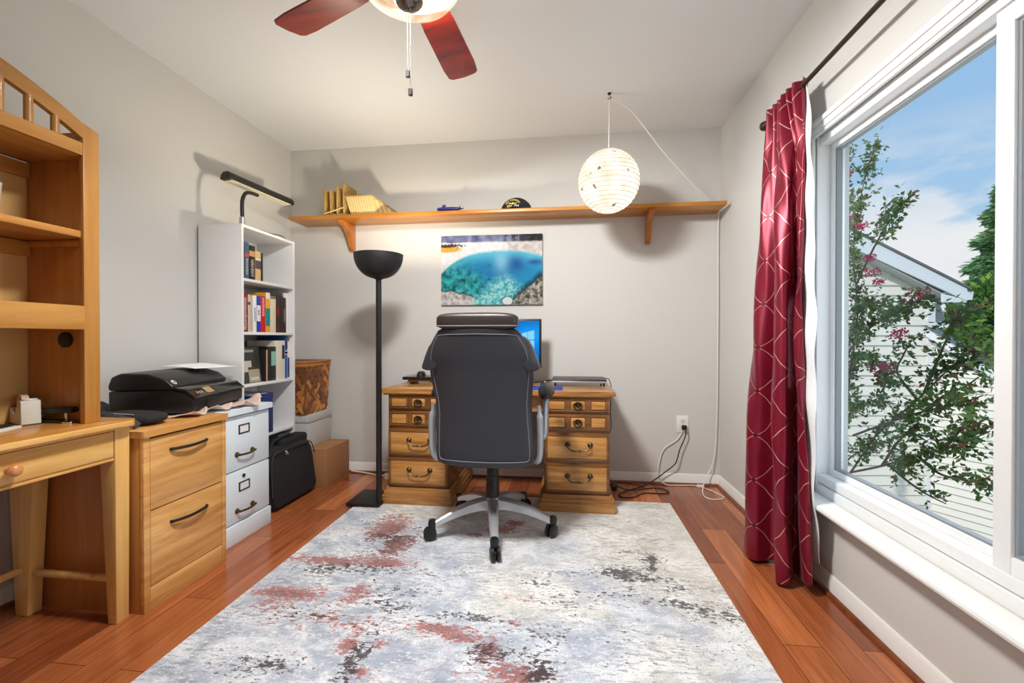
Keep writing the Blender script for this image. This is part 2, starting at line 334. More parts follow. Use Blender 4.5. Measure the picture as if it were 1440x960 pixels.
# ------------------------------------------------------------------ outside
M['siding'] = plain('white_vinyl_siding', srgb(238, 233, 220), .6, var=.012, scale=4)
M['white_ext'] = plain('white_exterior_trim', srgb(236, 238, 240), .5, var=.01)
M['shingle'] = plain('grey_shingles', srgb(110, 114, 120), .9, var=.2, scale=25)
M['soffit'] = plain('vented_soffit', srgb(176, 178, 178), .7, var=.05)
def lawn():
    return plain('lawn_grass', srgb(96, 122, 66), .95, var=.25, scale=3)
struct(MB().box(1.6, 60, -30, 60, -3.1, -3.0).build('ground', lawn()))
HZ = 475.7
def house():
    h = thing('neighbor_house', 'white clapboard house with a gable roof seen through the window', 'house', tuple(sight(1250, HZ, depth=7.0).xy)+(-3,))
    def plane(P0, e, nrm):                       # s along e, z up, d out of the wall
        return lambda s, z, d=0: Vector((P0.x+e.x*s+nrm.x*d, P0.y+e.y*s+nrm.y*d, z))
    O7 = Vector((FW.x, FW.y, 0)).normalized()*7.0; eA = RT.copy(); nA = -Vector((FW.x, FW.y, 0)).normalized(); PA = plane(O7, eA, nA)
    k = 7.0/FPX; sA = lambda u: (u-720)*k; zA = lambda v: CAMH+(HZ-v)*k
    ov = .20; kf = (7.0-ov)/FPX; sF = lambda u: (u-720)*kf; zF = lambda v: CAMH+(HZ-v)*kf
    corner = sA(1310); slope = .5; ridge = sF(1120); eave = sF(1357); ez = zF(407)
    top = lambda s: ez+(eave-abs(s-ridge)-ridge)*slope
    def clap(P, s0, s1, topf, z0, z1, ex, nm):
        mb = MB(); z = z0
        while z < z1:
            zt = min(z+ex, z1); a0, a1, b0, b1 = s0, s1, s0, s1
            for it in range(40):                 # trim to the rake
                if topf(b1) < zt and b1 > s0: b1 -= .02
                if topf(b0) < zt and b0 < s1: b0 += .02
                if topf(a1) < z and a1 > s0: a1 -= .02
                if topf(a0) < z and a0 < s1: a0 += .02
            st = lambda a, b_, zz: a
            # search the limits exactly
            def lim(zz):
                xs = np.linspace(s0, s1, 400); ok = [x for x in xs if topf(x) >= zz]
                return (ok[0], ok[-1]) if ok else None
            l0, l1 = lim(z), lim(zt)
            if l0 is None: break
            if l1 is None: l1 = ((l0[0]+l0[1])/2-.001, (l0[0]+l0[1])/2+.001)
            lip = .034
            p = [P(l0[0], z, lip), P(l0[1], z, lip), P(l1[1], zt, .004), P(l1[0], zt, .004)]
            q = [P(l0[0], z, -.05), P(l0[1], z, -.05), P(l1[1], zt, -.05), P(l1[0], zt, -.05)]
            mb.hexa(q, p); z += ex
        return mb.build(nm, M['siding'], h)
    clap(PA, sA(1050), corner, lambda s: top(s)-.22, -3, 3.2, .158, 'gable_wall')
    # wing wall running off towards the viewer's right
    eB = (RT*(260/FPX) - Vector((FW.x, FW.y, 0)).normalized()).normalized(); P0 = PA(corner, 0); nB = Vector((-eB.y, eB.x, 0))
    if nB.dot(nA) < 0: nB = -nB
    PB = plane(P0, eB, nB)
    topB = lambda s: CAMH+.132-.786*s
    clap(PB, 0, 3.4, lambda s: topB(s)-.02, -3, 2, .112, 'wing_wall')
    # rake boards, corner board, roof slabs
    rk = MB(); rk.hexa([PB(-.02, topB(0)-.10, .02), PB(3.4, topB(3.4)-.10, .02), PB(3.4, topB(3.4)+.05, .02), PB(-.02, topB(0)+.05, .02)],
                       [PB(-.02, topB(0)-.10, .12), PB(3.4, topB(3.4)-.10, .12), PB(3.4, topB(3.4)+.05, .12), PB(-.02, topB(0)+.05, .12)])
    rk.build('rake_board', M['white_ext'], h)
    rb = MB(); rb.hexa([PB(-.02, topB(0)+.05, .14), PB(3.4, topB(3.4)+.05, .14), PB(3.4, topB(3.4)+.05, -.1), PB(-.02, topB(0)+.05, -.1)],
                       [PB(-.02, topB(0)+.07, .14), PB(3.4, topB(3.4)+.07, .14), PB(3.4, topB(3.4)+.07, -.1), PB(-.02, topB(0)+.07, -.1)])
    rb.build('wing_roof', M['shingle'], h)
    k9 = 9.2/FPX; X9 = lambda u, v, d=0: PA((u-720)*k9, CAMH+(HZ-v)*k9, -2.2-d)
    br_ = MB(); br_.hexa([X9(1290, 455), X9(1331, 453), X9(1331, 453, .3), X9(1290, 455, .3)], [X9(1290, 424), X9(1320, 424), X9(1320, 424, 1.0), X9(1290, 424, 1.0)]); br_.build('back_roof', M['shingle'], h)
    bg_ = MB(); bg_.hexa([X9(1290, 462, -.1), X9(1334, 460, -.1), X9(1334, 460, .1), X9(1290, 462, .1)], [X9(1290, 454, -.1), X9(1334, 452, -.1), X9(1334, 452, .1), X9(1290, 454, .1)]); bg_.build('back_gutter', M['white_ext'], h)
    cb = MB(); a = sA(1302)
    cb.hexa([PA(a, -3, .03), PA(corner+.03, -3, .03), PA(corner+.03, -3, -.06), PA(a, -3, -.06)], [PA(a, zA(424), .03), PA(corner+.03, zA(424), .03), PA(corner+.03, zA(424), -.06), PA(a, zA(424), -.06)])
    cb.build('corner_board', M['white_ext'], h)
    for sg in (1, -1):
        e = ridge+sg*(eave-ridge); za, zb = top(ridge), top(e); fh = .27
        bd = MB(); bd.hexa([PA(ridge, za-fh, ov), PA(e, zb-.18, ov), PA(e, zb+.01, ov), PA(ridge, za+.01, ov)],
                           [PA(ridge, za-fh, ov+.03), PA(e, zb-.18, ov+.03), PA(e, zb+.01, ov+.03), PA(ridge, za+.01, ov+.03)])
        bd.build('fascia', M['white_ext'], h)
        sf = MB(); sf.hexa([PA(ridge, za-fh+.02, 0), PA(e, zb-fh+.02, 0), PA(e, zb-fh+.02, ov), PA(ridge, za-fh+.02, ov)],
                           [PA(ridge, za-fh+.04, 0), PA(e, zb-fh+.04, 0), PA(e, zb-fh+.04, ov), PA(ridge, za-fh+.04, ov)])
        sf.build('soffit', M['soffit'], h)
        rf = MB(); rf.hexa([PA(ridge, za+.01, ov+.05), PA(e+sg*.05, zb-.01, ov+.05), PA(e+sg*.05, zb-.01, -6), PA(ridge, za+.01, -6)],
                           [PA(ridge, za+.045, ov+.05), PA(e+sg*.05, zb+.025, ov+.05), PA(e+sg*.05, zb+.025, -6), PA(ridge, za+.045, -6)])
        rf.build('roof', M['shingle'], h)
        if sg == 1:                          # boxed eave at the corner
            c0 = corner-.04; zt_ = zb-.20
            ev = MB(); ev.hexa([PA(c0, zt_, ov+.005), PA(e, zt_, ov+.005), PA(e, zt_, -5.9), PA(c0, zt_, -5.9)], [PA(c0, zt_+.02, ov+.005), PA(e, zt_+.02, ov+.005), PA(e, zt_+.02, -5.9), PA(c0, zt_+.02, -5.9)])
            ev.hexa([PA(c0, zt_, ov-.01), PA(e, zt_, ov-.01), PA(e, zb-.16, ov-.01), PA(c0, top(c0)-.25, ov-.01)], [PA(c0, zt_, ov+.02), PA(e, zt_, ov+.02), PA(e, zb-.16, ov+.02), PA(c0, top(c0)-.25, ov+.02)])
            ev.build('eave_return', M['white_ext'], h)
            gt_ = MB(); gt_.hexa([PA(e, zb-.16, ov), PA(e+.11, zb-.16, ov), PA(e+.11, zb-.16, -5.9), PA(e, zb-.16, -5.9)], [PA(e, zb-.03, ov), PA(e+.13, zb-.03, ov), PA(e+.13, zb-.03, -5.9), PA(e, zb-.03, -5.9)])
            gt_.build('gutter', M['white_ext'], h)
house()
def leaf_mat(name, c1, c2, sc=9):
    m, t, b = base(name); L = t.links.new; setp(b, .5, spec=.3)
    tc = nd(t, 'ShaderNodeTexCoord'); wn = nd(t, 'ShaderNodeTexNoise'); wn.inputs['Scale'].default_value = sc; wn.inputs['Detail'].default_value = 3; L(tc.outputs['Object'], wn.inputs['Vector'])
    rp = nd(t, 'ShaderNodeValToRGB'); rp.color_ramp.elements[0].position = .35; rp.color_ramp.elements[0].color = c4(c1); rp.color_ramp.elements[1].position = .65; rp.color_ramp.elements[1].color = c4(c2)
    L(wn.outputs['Fac'], rp.inputs[0]); L(rp.outputs[0], b.inputs['Base Color'])
    tr = nd(t, 'ShaderNodeBsdfTranslucent'); L(rp.outputs[0], tr.inputs[0]); mx = nd(t, 'ShaderNodeMixShader'); mx.inputs[0].default_value = .35
    L(b.outputs[0], mx.inputs[1]); L(tr.outputs[0], mx.inputs[2]); L(mx.outputs[0], t.nodes['Material Output'].inputs[0]); return m
def rvec(r=rng):
    while True:
        v = Vector((r.uniform(-1, 1), r.uniform(-1, 1), r.uniform(-1, 1)))
        if .05 < v.length < 1: return v.normalized()
def leaf(bm, p, d, ln, wd, r):
    d = d.normalized(); s = d.cross(rvec(r))
    if s.length < .05: s = d.cross(Vector((0, 0, 1)))
    s.normalize(); n = d.cross(s)
    a = p; b_ = p+d*ln*.5+s*wd*.5+n*wd*.12; c_ = p+d*ln; e = p+d*ln*.5-s*wd*.5+n*wd*.12
    v = [bm.verts.new(q) for q in (a, b_, c_, e)]; bm.faces.new((v[0], v[1], v[2])); bm.faces.new((v[0], v[2], v[3]))
M['leaf'] = leaf_mat('crape_myrtle_leaves', srgb(80, 114, 62), srgb(142, 170, 96), 5)
M['leaf_red'] = leaf_mat('bronze_young_leaves', srgb(110, 74, 58), srgb(150, 104, 80), 8)
M['bark'] = plain('grey_brown_bark', srgb(118, 98, 86), .9, var=.25, scale=20)
M['flower'] = leaf_mat('pink_blossom', srgb(216, 50, 100), srgb(244, 104, 144), 30)
def myrtle():
    r = random.Random(3); root = (2.05, 3.75, -3.0)
    t = thing('crape_myrtle', 'crape myrtle with pink blossoms growing just outside the window', 'tree', root)
    S = lambda pts: [sight(u, v, x=X) for u, v, X in pts]
    main = [  # u, v, x-plane, leafiness, bare start, leaf drop
        ([(1166, 700, 1.95), (1196, 664, 1.95), (1234, 610, 1.95), (1290, 562, 1.9), (1335, 518, 1.85), (1378, 484, 1.8)], 1.3, .25, .06),
        ([(1196, 664, 1.95), (1240, 655, 1.9), (1290, 640, 1.8), (1340, 628, 1.75), (1392, 606, 1.7)], 1.2, .3, .06),
        ([(1200, 612, 1.95), (1250, 594, 1.9), (1300, 578, 1.85), (1340, 570, 1.8), (1382, 556, 1.75)], .8, .3, .05),
        ([(1166, 700, 1.95), (1186, 600, 2.05), (1196, 520, 2.1), (1206, 440, 2.15), (1200, 350, 2.2), (1212, 270, 2.2), (1230, 205, 2.2)], 1.3, .1, .07),
        ([(1188, 540, 2.05), (1176, 460, 2.2), (1180, 380, 2.3), (1190, 310, 2.35), (1187, 210, 2.35)], 1.2, .1, .07),
        ([(1204, 400, 2.15), (1228, 350, 2.1), (1248, 315, 2.05), (1268, 286, 2.0)], .8, .35, .03),
        ([(1190, 500, 2.05), (1222, 462, 2.0), (1262, 440, 1.95), (1300, 418, 1.9)], .8, .25, .05),
        ([(1290, 562, 1.9), (1262, 524, 1.9), (1270, 500, 1.9), (1282, 478, 1.9)], 1.1, .1, .05),
        ([(1300, 552, 1.88), (1316, 512, 1.85), (1330, 480, 1.82), (1345, 452, 1.8)], 1.1, .1, .05),
        ([(1335, 518, 1.85), (1366, 510, 1.8), (1396, 500, 1.78)], 1.0, .1, .05),
        ([(1240, 655, 1.9), (1262, 622, 1.88), (1282, 606, 1.85), (1304, 598, 1.82)], 1.2, .1, .05),
        ([(1290, 640, 1.8), (1318, 664, 1.78), (1350, 674, 1.75), (1388, 680, 1.72)], 1.0, .1, .05),
        ([(1250, 654, 1.9), (1276, 676, 1.85), (1302, 694, 1.8), (1330, 708, 1.78)], .55, .1, .04),
        ([(1330, 628, 1.76), (1352, 602, 1.74), (1372, 580, 1.72)], 1.0, .1, .05),
        ([(1180, 660, 1.95), (1200, 640, 1.9), (1230, 630, 1.88)], .9, .1, .05),
        ([(1300, 578, 1.85), (1328, 556, 1.8), (1356, 544, 1.78), (1376, 530, 1.75)], .7, .2, .04),
        ([(1196, 520, 2.1), (1216, 500, 2.05), (1240, 520, 2.0), (1248, 540, 2.0)], 1.1, .1, .06),
        ([(1186, 590, 2.05), (1210, 570, 2.0), (1236, 560, 2.0)], 1.1, .1, .06),
        ([(1206, 440, 2.15), (1226, 425, 2.1), (1250, 430, 2.05)], .8, .1, .05),
        ([(1330, 470, 1.82), (1352, 440, 1.8), (1392, 430, 1.8)], .8, .1, .04)]
    tr = MB(); tr.tube(smooth_path([root, (2.05, 3.7, -1.5), (2.0, 3.4, -.3), S([(1166, 700, 1.95)])[0]], 5), [.05]*15+[.022], 8)
    tr.build('trunk', M['bark'], t)
    fo = bmesh.new(); yo = bmesh.new(); nb = 0
    for pts, dens, bare, drop in main:
        P = smooth_path(S(pts), 8); n = len(P)
        rad = [.0065*(1-.8*i/(n-1))+.0014 for i in range(n)]
        MB().tube(P, rad, 6).build('branch', M['bark'], t)
        cum = sum((P[i+1]-P[i]).length for i in range(n-1)); left = P[n//2].x > 1.93; tw = int(cum*(105 if left else 56)*dens)
        for k in range(tw):
            q = bare+(1-bare)*r.random(); i = min(int(q*(n-1)), n-2); fr_ = q*(n-1)-i
            p = P[i].lerp(P[i+1], fr_); d = (P[i+1]-P[i]).normalized()
            dd = (d*.6+rvec(r)*.9+Vector((0, 0, .15))).normalized(); ln = r.uniform(.03, .13)
            e = p+dd*ln
            for j in range(r.randint(5, 9)):
                lp = p.lerp(e, r.uniform(.2, 1)); ld = (dd*.5+rvec(r)+Vector((0, 0, -drop))).normalized()
                leaf(fo if r.random() > .14 else yo, lp, ld, r.uniform(.022, .042)*(1 if left else .92), r.uniform(.013, .022)*(1 if left else .92), r)
    for bmm, nm, mt in ((fo, 'foliage', M['leaf']), (yo, 'young_foliage', M['leaf_red'])):
        mb = MB(); mb.bm.free(); mb.bm = bmm; mb.build(nm, mt, t, flip=False)
    for (u, v, X, s_) in ((1200, 306, 2.2, 1.2), (1212, 318, 2.2, .8), (1192, 244, 2.3, .8), (1224, 362, 2.1, .7), (1226, 382, 2.1, .9), (1236, 396, 2.08, .6), (1291, 414, 1.92, 1.0), (1264, 470, 1.95, 1.0), (1240, 520, 1.98, 1.1), (1250, 516, 1.98, .9), (1188, 330, 2.25, .8)):
        bmm = bmesh.new(); c0 = sight(u, v, x=X)
        s_ *= 1.35
        for k in range(int(85*s_)):
            p = c0+Vector((r.uniform(-.032, .032), r.uniform(-.032, .032), r.uniform(-.022, .022)))*s_; leaf(bmm, p, rvec(r), .016, .013, r)
        mb = MB(); mb.bm.free(); mb.bm = bmm; mb.build('flower_cluster', M['flower'], t, flip=False)
    return t
myrtle()
def tree(label, u, vtop, vbot, depth, halfw, n, size, mats, kind, seed):
    r = random.Random(seed); top = sight(u, vtop, depth=depth); bot = sight(u, vbot, depth=depth)
    x, y = top.x, top.y; t = thing('tree', label, 'tree', (x, y, -3)); H = top.z+3
    MB().tube([(x, y, -3), (x+.05, y, -3+H*.5), (x, y, top.z-.1)], [.16, .11, .02], 8).build('trunk', M['bark'], t)
    bms = [bmesh.new() for _ in mats]
    if kind == 'conifer':
        for k in range(n):
            h = r.random()**.8; z = top.z-h*(top.z-bot.z); w_ = halfw*(.05+.95*h)*(.72+.28*math.sin(h*46))
            a = r.uniform(0, 2*math.pi); q = r.random()**.5*w_
            p = Vector((x+math.cos(a)*q, y+math.sin(a)*q, z-q*.18)); d = Vector((math.cos(a), math.sin(a), -.25))+rvec(r)*.5
            leaf(bms[r.randrange(len(bms))], p, d, size*r.uniform(.7, 1.3), size*.38, r)
    else:
        blobs = []
        for k in range(16):
            a = r.uniform(0, 2*math.pi); q = r.random()**.5*halfw*.7; h = r.random()
            blobs.append((Vector((x+math.cos(a)*q, y+math.sin(a)*q, bot.z+(top.z-bot.z)*(.15+.72*h))), halfw*r.uniform(.3, .5)))
        for k in range(n):
            c0, br = blobs[r.randrange(16)]; dv = rvec(r); p = c0+dv*br*r.uniform(.75, 1.05)
            leaf(bms[r.randrange(len(bms))], p, dv+rvec(r)*.8, size*r.uniform(.7, 1.3), size*.55, r)
    for bmm, mt in zip(bms, mats):
        mb = MB(); mb.bm.free(); mb.bm = bmm; mb.build('foliage', mt, t, flip=False)
M['leaf_b'] = leaf_mat('bright_green_leaves', srgb(108, 150, 52), srgb(160, 192, 84), 1.5)
M['leaf_d'] = leaf_mat('dark_green_leaves', srgb(70, 114, 58), srgb(112, 154, 84), 1.5)
M['needle'] = leaf_mat('conifer_needles', srgb(112, 152, 100), srgb(168, 198, 140), 2)
tree('tall pointed conifer standing behind the neighbouring roof', 1416, 256, 500, 14, 2.0, 9000, .26, [M['needle'], M['leaf_d']], 'conifer', 5)
tree('rounded bright green tree standing in front of the conifer', 1402, 384, 520, 9.6, .85, 5200, .17, [M['leaf_b'], M['leaf_d']], 'round', 8)
tree('low dark green tree beside the gable roof corner', 1338, 418, 540, 20, 1.5, 4200, .18, [M['leaf_d'], M['leaf_d']], 'round', 9)
# ------------------------------------------------------------------ desk on the left wall
DZ = .755
def rounded(x0, x1, y0, y1, r, n=5):
    out = []
    for cx, cy, a0 in ((x1-r, y0+r, -90), (x1-r, y1-r, 0), (x0+r, y1-r, 90), (x0+r, y0+r, 180)):
        for k in range(n+1):
            a = R(a0+90*k/n); out.append((cx+r*math.cos(a), cy+r*math.sin(a)))
    return out
dk = thing('writing_desk', 'pale maple desk with tapered legs and a knobbed drawer under the hutch', 'desk', (-1.86, .88, 0))
MB().prism(rounded(-2.12, -1.612, .26, 1.487, .02), 'z', DZ-.027, DZ, .007, 3).build('desktop', M['maple'], dk)
MB().box(-1.622, -1.6085, .275, 1.470, DZ-.024, DZ-.003, .005, 3).build('edge_strip', M['maple_light'], dk)
ap = MB(); ap.box(-1.668, -1.652, .34, 1.428, .612, .728, .002); ap.box(-2.08, -1.65, 1.436, 1.456, .63, .728, .002); ap.box(-2.08, -1.65, .30, .32, .63, .728, .002); ap.box(-2.085, -2.065, .34, 1.428, .63, .728, .002)
ap.box(-1.672, -1.646, .34, 1.428, .608, .618, .003); ap.build('apron', M['maple_light'], dk)
dw = MB().box(-1.664, -1.646, .50, 1.426, .622, .716, .003).build('drawer', M['maple_light'], dk)
M['knob'] = plain('turned_wooden_knob', srgb(208, 140, 84), .3, coat=.3)
for ky in (.65, 1.118):
    MB().lathe([(.001, .036), (.010, .035), (.016, .030), (.0185, .024), (.016, .016), (.009, .010), (.008, .006), (.012, 0)], (-1.646, ky, .665), 20, 'x').build('knob', M['knob'], dw)
def desk_leg(front, far):
    y0, y1 = (1.428, 1.484) if far else (.266, .322)
    yb0, yb1 = (y0+.004, y1-.004)
    if front: a, b, a2, b2 = -1.715, -1.643, -1.684, -1.646
    else: a, b, a2, b2 = -2.115, -1.985, -2.085, -2.030
    m = MB().hexa([(a2, yb0, 0), (b2, yb0, 0), (b2, yb1, 0), (a2, yb1, 0)], [(a, y0, .728), (b, y0, .728), (b, y1, .728), (a, y1, .728)], .004)
    return m.build('leg', M['maple_light_z'], dk)
for fr_ in (True, False):
    for fa in (True, False): desk_leg(fr_, fa)
for yy in (1.452, .294): MB().cyl((-1.675, yy, .16), (-2.05, yy, .16), .0135).build('stretcher', M['maple_light'], dk)
MB().cyl((-2.06, .29, .175), (-2.06, 1.455, .175), .0135).build('stretcher', M['maple_light'], dk)
# ------------------------------------------------------------------ hutch
hu = thing('desk_hutch', 'honey maple hutch with arched spindle gallery standing on the left desk', 'hutch', (-1.82, .88, DZ))
HX0, HX1, HY0, HY1 = -1.965, -1.688, .33, 1.415
for a, b in ((HY1-.022, HY1), (HY0, HY0+.022)): MB().box(HX0, HX1-.018, a, b, DZ, 1.80, .002).build('side_panel', M['maple_z'], hu)
for a, b in ((HY1-.052, HY1+.001), (HY0-.001, HY0+.052)): MB().hexa([(HX1-.02, a, DZ), (HX1, a, DZ), (HX1, b, DZ), (HX1-.02, b, DZ)], [(HX1-.02, a, 1.815 if a > 1 else 1.80), (HX1, a, 1.815 if a > 1 else 1.80), (HX1, b, 1.80 if a > 1 else 1.815), (HX1-.02, b, 1.80 if a > 1 else 1.815)], .002).build('post', M['hutch_z'], hu)
M['ply'] = wood('hutch_back_ply', srgb(202, 160, 98), srgb(220, 180, 118), 'z', .5)
MB().box(HX0-.006, HX0, HY0, HY1, 1.155, 1.70).build('back_panel', M['ply'], hu); MB().box(HX0-.006, HX0, HY0, HY1, DZ, 1.155).build('back_panel', M['ply'], hu)
for z0, z1, fx in ((1.700, 1.718, HX1-.018), (1.412, 1.437, HX1-.012), (1.145, 1.163, HX1-.02)): MB().box(HX0, fx, HY0+.022, HY1-.022, z0, z1, .004).build('shelf', M['maple'], hu)
MB().box(HX1-.02, HX1, HY0+.052, HY1-.052, 1.700, 1.745, .003).build('rail', M['hutch'], hu)
MB().box(HX1-.018, HX1+.001, HY0+.052, HY1-.05, 1.088, 1.172, .003).build('rail', M['hutch'], hu)
arc = []; NA = 24; ym = (HY0+HY1)/2; hl = (HY1-HY0)/2-.05
topz = lambda y: 1.80+.125*(1-((y-ym)/hl)**2)
up = [(ym-hl+2*hl*i/NA, topz(ym-hl+2*hl*i/NA)+.012) for i in range(NA+1)]; lo = [(y, topz(y)-.040) for y, _ in up]
ar = MB(); L0 = []; 
for i in range(NA): ar.prism([lo[i], lo[i+1], up[i+1], up[i]], 'x', HX1-.02, HX1)
bmesh.ops.remove_doubles(ar.bm, verts=ar.bm.verts[:], dist=1e-5)
inner = [f_ for f_ in ar.bm.faces if abs(f_.normal.y) > .9 and HY0+.06 < f_.calc_center_median().y < HY1-.06]
bmesh.ops.delete(ar.bm, geom=inner, context='FACES'); ar.build('arched_rail', M['hutch'], hu)
ys = 1.284
while ys > HY0+.1:
    MB().lathe([(.0115, 1.744), (.0115, topz(ys)-.036)], (HX1-.010, ys, 0), 14).build('spindle', M['hutch_z'], hu); ys -= .0735
for zc in (1.40,): MB().box(HX0, HX1-.04, HY1-.034, HY1-.0215, zc-.012, zc+.010, .002).build('cleat', M['maple'], hu)
for zc in (1.375, 1.66): MB().box(HX0, HX0+.018, HY0+.022, HY1-.022, zc-.018, zc+.034, .002).build('cleat', M['maple'], hu)
MB().lathe([(.024, -.008), (.028, -.006), (.028, 0), (.021, .002), (.019, -.004)], (-1.80, HY1-.023, 1.052), 28, 'y').build('cable_grommet', M['black'], hu)
tag(MB().lathe([(.001, 0), (.030, 0), (.041, .125), (.042, .127), (.039, .127), (.029, .004), (.001, .003)], (-1.862, 1.205, 1.438), 28).build('cup', M['cream']), 'white tapered cup on the middle shelf of the hutch', 'cup')
# things on the desk
td = thing('tape_dispenser', 'beige desktop tape dispenser with a roll of tape on the hutch desk', 'tape dispenser', (-1.905, 1.342, DZ), rz=R(-21))
prof = [(-.055, 0), (.058, 0), (.060, .004), (.056, .084), (.050, .086), (.024, .084), (.018, .060), (.002, .036), (-.016, .034), (-.046, .058), (-.054, .054)]
M['putty'] = plain('putty_plastic', srgb(206, 200, 184), .5, var=.02)
b_ = MB(); b_.prism(prof, 'y', -.025, .025, .004); b_.build('body', M['putty'], td, local=True)
MB().lathe([(.013, -.0095), (.030, -.0095), (.030, .0095), (.013, .0095)], (-.018, 0, .072), 26, 'y').build('tape_roll', plain('tan_tape', srgb(214, 184, 150), .4), td, local=True)
MB().box(.046, .054, -.018, .018, .084, .092, .001).build('cutter', M['steel'], td, local=True)
MB().box(-.055, .060, -.026, .026, -.0002, .004).build('base_pad', M['black'], td, local=True)
st = thing('stapler', 'black and chrome stapler against the hutch side panel', 'stapler', (-1.806, 1.371, DZ), rz=R(5))
MB().hexa([(-.085, -.012, .030), (.060, -.015, .036), (.060, .015, .036), (-.085, .012, .030)], [(-.085, -.010, .048), (.064, -.012, .058), (.064, .012, .058), (-.085, .010, .048)], .006).build('arm', M['black'], st, local=True)
MB().box(-.088, .040, -.014, .014, 0, .010, .003).build('base', M['black'], st, local=True)
MB().lathe([(.020, 0), (.020, .006), (.013, .010), (.001, .011)], (.040, 0, 0), 20).build('anvil', M['chrome'], st, local=True)
MB().box(.026, .036, -.004, .004, .010, .040, .001).build('spring_post', M['chrome'], st, local=True)
MB().box(-.085, -.055, -.010, .010, .008, .036, .003).build('hinge', M['chrome'], st, local=True)
nbk = thing('notepad', 'black notepad with white edge at the front of the hutch desk', 'notepad', (-1.865, 1.17, DZ), rz=R(20))
MB().box(-.075, .075, -.085, .085, 0, .009, .001).build('pages', M['cream'], nbk, local=True)
MB().box(-.068, .060, -.080, .082, .009, .016, .003).build('cover', M['black'], nbk, local=True)
# ------------------------------------------------------------------ file cabinets
lc = thing('file_cabinet', 'light maple two drawer file cabinet beside the hutch desk', 'file cabinet', (-1.88, 1.70, 0))
CX, CZ = -1.60, .702
bd = MB(); bd.box(-2.17, CX-.018, 1.497, 1.515, 0, CZ-.025, .002); bd.box(-2.17, CX-.018, 1.89, 1.908, 0, CZ-.025, .002); bd.box(-2.17, -2.155, 1.515, 1.89, .02, CZ-.025); bd.box(-2.155, CX-.02, 1.515, 1.89, .09, .1)
bd.build('body', M['oak_z'], lc)
fs = MB(); fs.box(CX-.018, CX, 1.497, 1.524, 0, CZ-.026, .002); fs.box(CX-.018, CX, 1.884, 1.908, 0, CZ-.026, .002); fs.box(CX-.02, CX-.002, 1.524, 1.884, 0, .090, .002); fs.build('face_frame', M['oak'], lc)
MB().prism(rounded(-2.175, CX+.012, 1.488, 1.916, .012), 'z', CZ-.025, CZ, .007, 3).build('top', wood('file_cabinet_top', srgb(190, 128, 62), srgb(214, 156, 88), 'y', .8), lc)
for z0, z1, hz in ((.389, .667, .606), (.094, .384, .310)):
    d_ = MB().box(CX-.022, CX-.001, 1.526, 1.882, z0, z1, .002).build('drawer', M['oak'], lc)
    hp = [(CX-.002, 1.612, hz), (CX+.014, 1.63, hz), (CX+.022, 1.70, hz-.002), (CX+.014, 1.775, hz), (CX-.002, 1.794, hz)]
    MB().tube(smooth_path(hp, 6), [.006]*3+[.0062]*19+[.006]*3, 8).build('handle', M['blackm'], d_)
wc = thing('file_cabinet', 'white painted two drawer file cabinet with brass pulls', 'file cabinet', (-1.92, 2.13, 0))
WX, WZ = -1.688, .692
MB().box(-2.175, WX-.016, 1.93, 2.338, .0, WZ-.028, .003).build('body', M['white_cab'], wc)
MB().prism(rounded(-2.178, WX+.018, 1.922, 2.352, .014), 'z', WZ-.028, WZ, .008, 3).build('top', M['white_cab'], wc)
MB().box(-2.17, WX+.006, 1.926, 2.344, 0, .100, .006).build('plinth', M['white_cab'], wc)
M['card'] = plain('label_card', srgb(226, 228, 226), .7)
M['bronze'] = plain('dark_bronze', srgb(74, 62, 48), .4, metal=.85, var=.2)
for z0, z1, lz, hz in ((.377, .655, .583, .457), (.108, .369, .284, .165)):
    d_ = MB().box(WX-.018, WX, 1.934, 2.334, z0, z1, .004).build('drawer', M['white_cab'], wc)
    lh = MB(); y0, y1 = 2.098, 2.176; z0_, z1_ = lz-.024, lz+.024
    for a in ((y0, y1, z1_-.006, z1_), (y0, y1, z0_, z0_+.006), (y0, y0+.007, z0_, z1_), (y1-.007, y1, z0_, z1_)): lh.box(WX-.001, WX+.004, *a, .001)
    lho = lh.build('label_holder', M['bronze'], d_)
    MB().box(WX-.001, WX+.0015, y0+.005, y1-.005, z0_+.004, z1_-.004).build('label_card', M['card'], lho)
    h_ = MB()
    for yy in (2.084, 2.196): h_.lathe([(.0135, 0), (.014, .004), (.008, .008), (.006, .022)], (WX, yy, hz), 14, 'x')
    h_.tube(smooth_path([(WX+.020, 2.080, hz), (WX+.026, 2.11, hz-.002), (WX+.028, 2.14, hz-.003), (WX+.026, 2.17, hz-.002), (WX+.020, 2.200, hz)], 4), .0055, 8); h_.build('handle', M['brass'], d_)
MB().lathe([(.010, 0), (.010, .004), (.007, .006), (.001, .006)], (WX, 2.133, .336), 16, 'x').build('lock', M['bronze'], wc)
# ------------------------------------------------------------------ printer and what lies round it
M['cloth'] = plain('dusty_pink_cloth', srgb(216, 190, 178), .95, var=.1, scale=70, bump=.3)
cl = MB()
def clothfn(a, b):
    x = -2.10+.42*a+.02*math.sin(9*b+1); y = 1.76+.52*b+(.015*math.sin(7*a))
    z = .7065+.003*math.sin(23*a+11*b)
    e = max(0, (a-.86)/.14); z += e*.012*(1+math.sin(38*b)+.6*math.sin(61*b+1)); x += e*(.018*math.sin(17*b)+.012*math.sin(41*b))
    e2 = max(0, (b-.88)/.12); z += e2*.030*(1+.7*math.sin(14*a+1))*max(0, a-.3)
    return Vector((x, y, z))
cl.grid(clothfn, 60, 60); tag(cl.build('cloth', M['cloth'], solid=.002), 'crumpled dusty pink cloth spread beneath the printer', 'cloth')
pr_ = thing('printer', 'black all-in-one inkjet printer on top of the file cabinets', 'printer', (-1.690, 1.825, .712), rz=R(13))
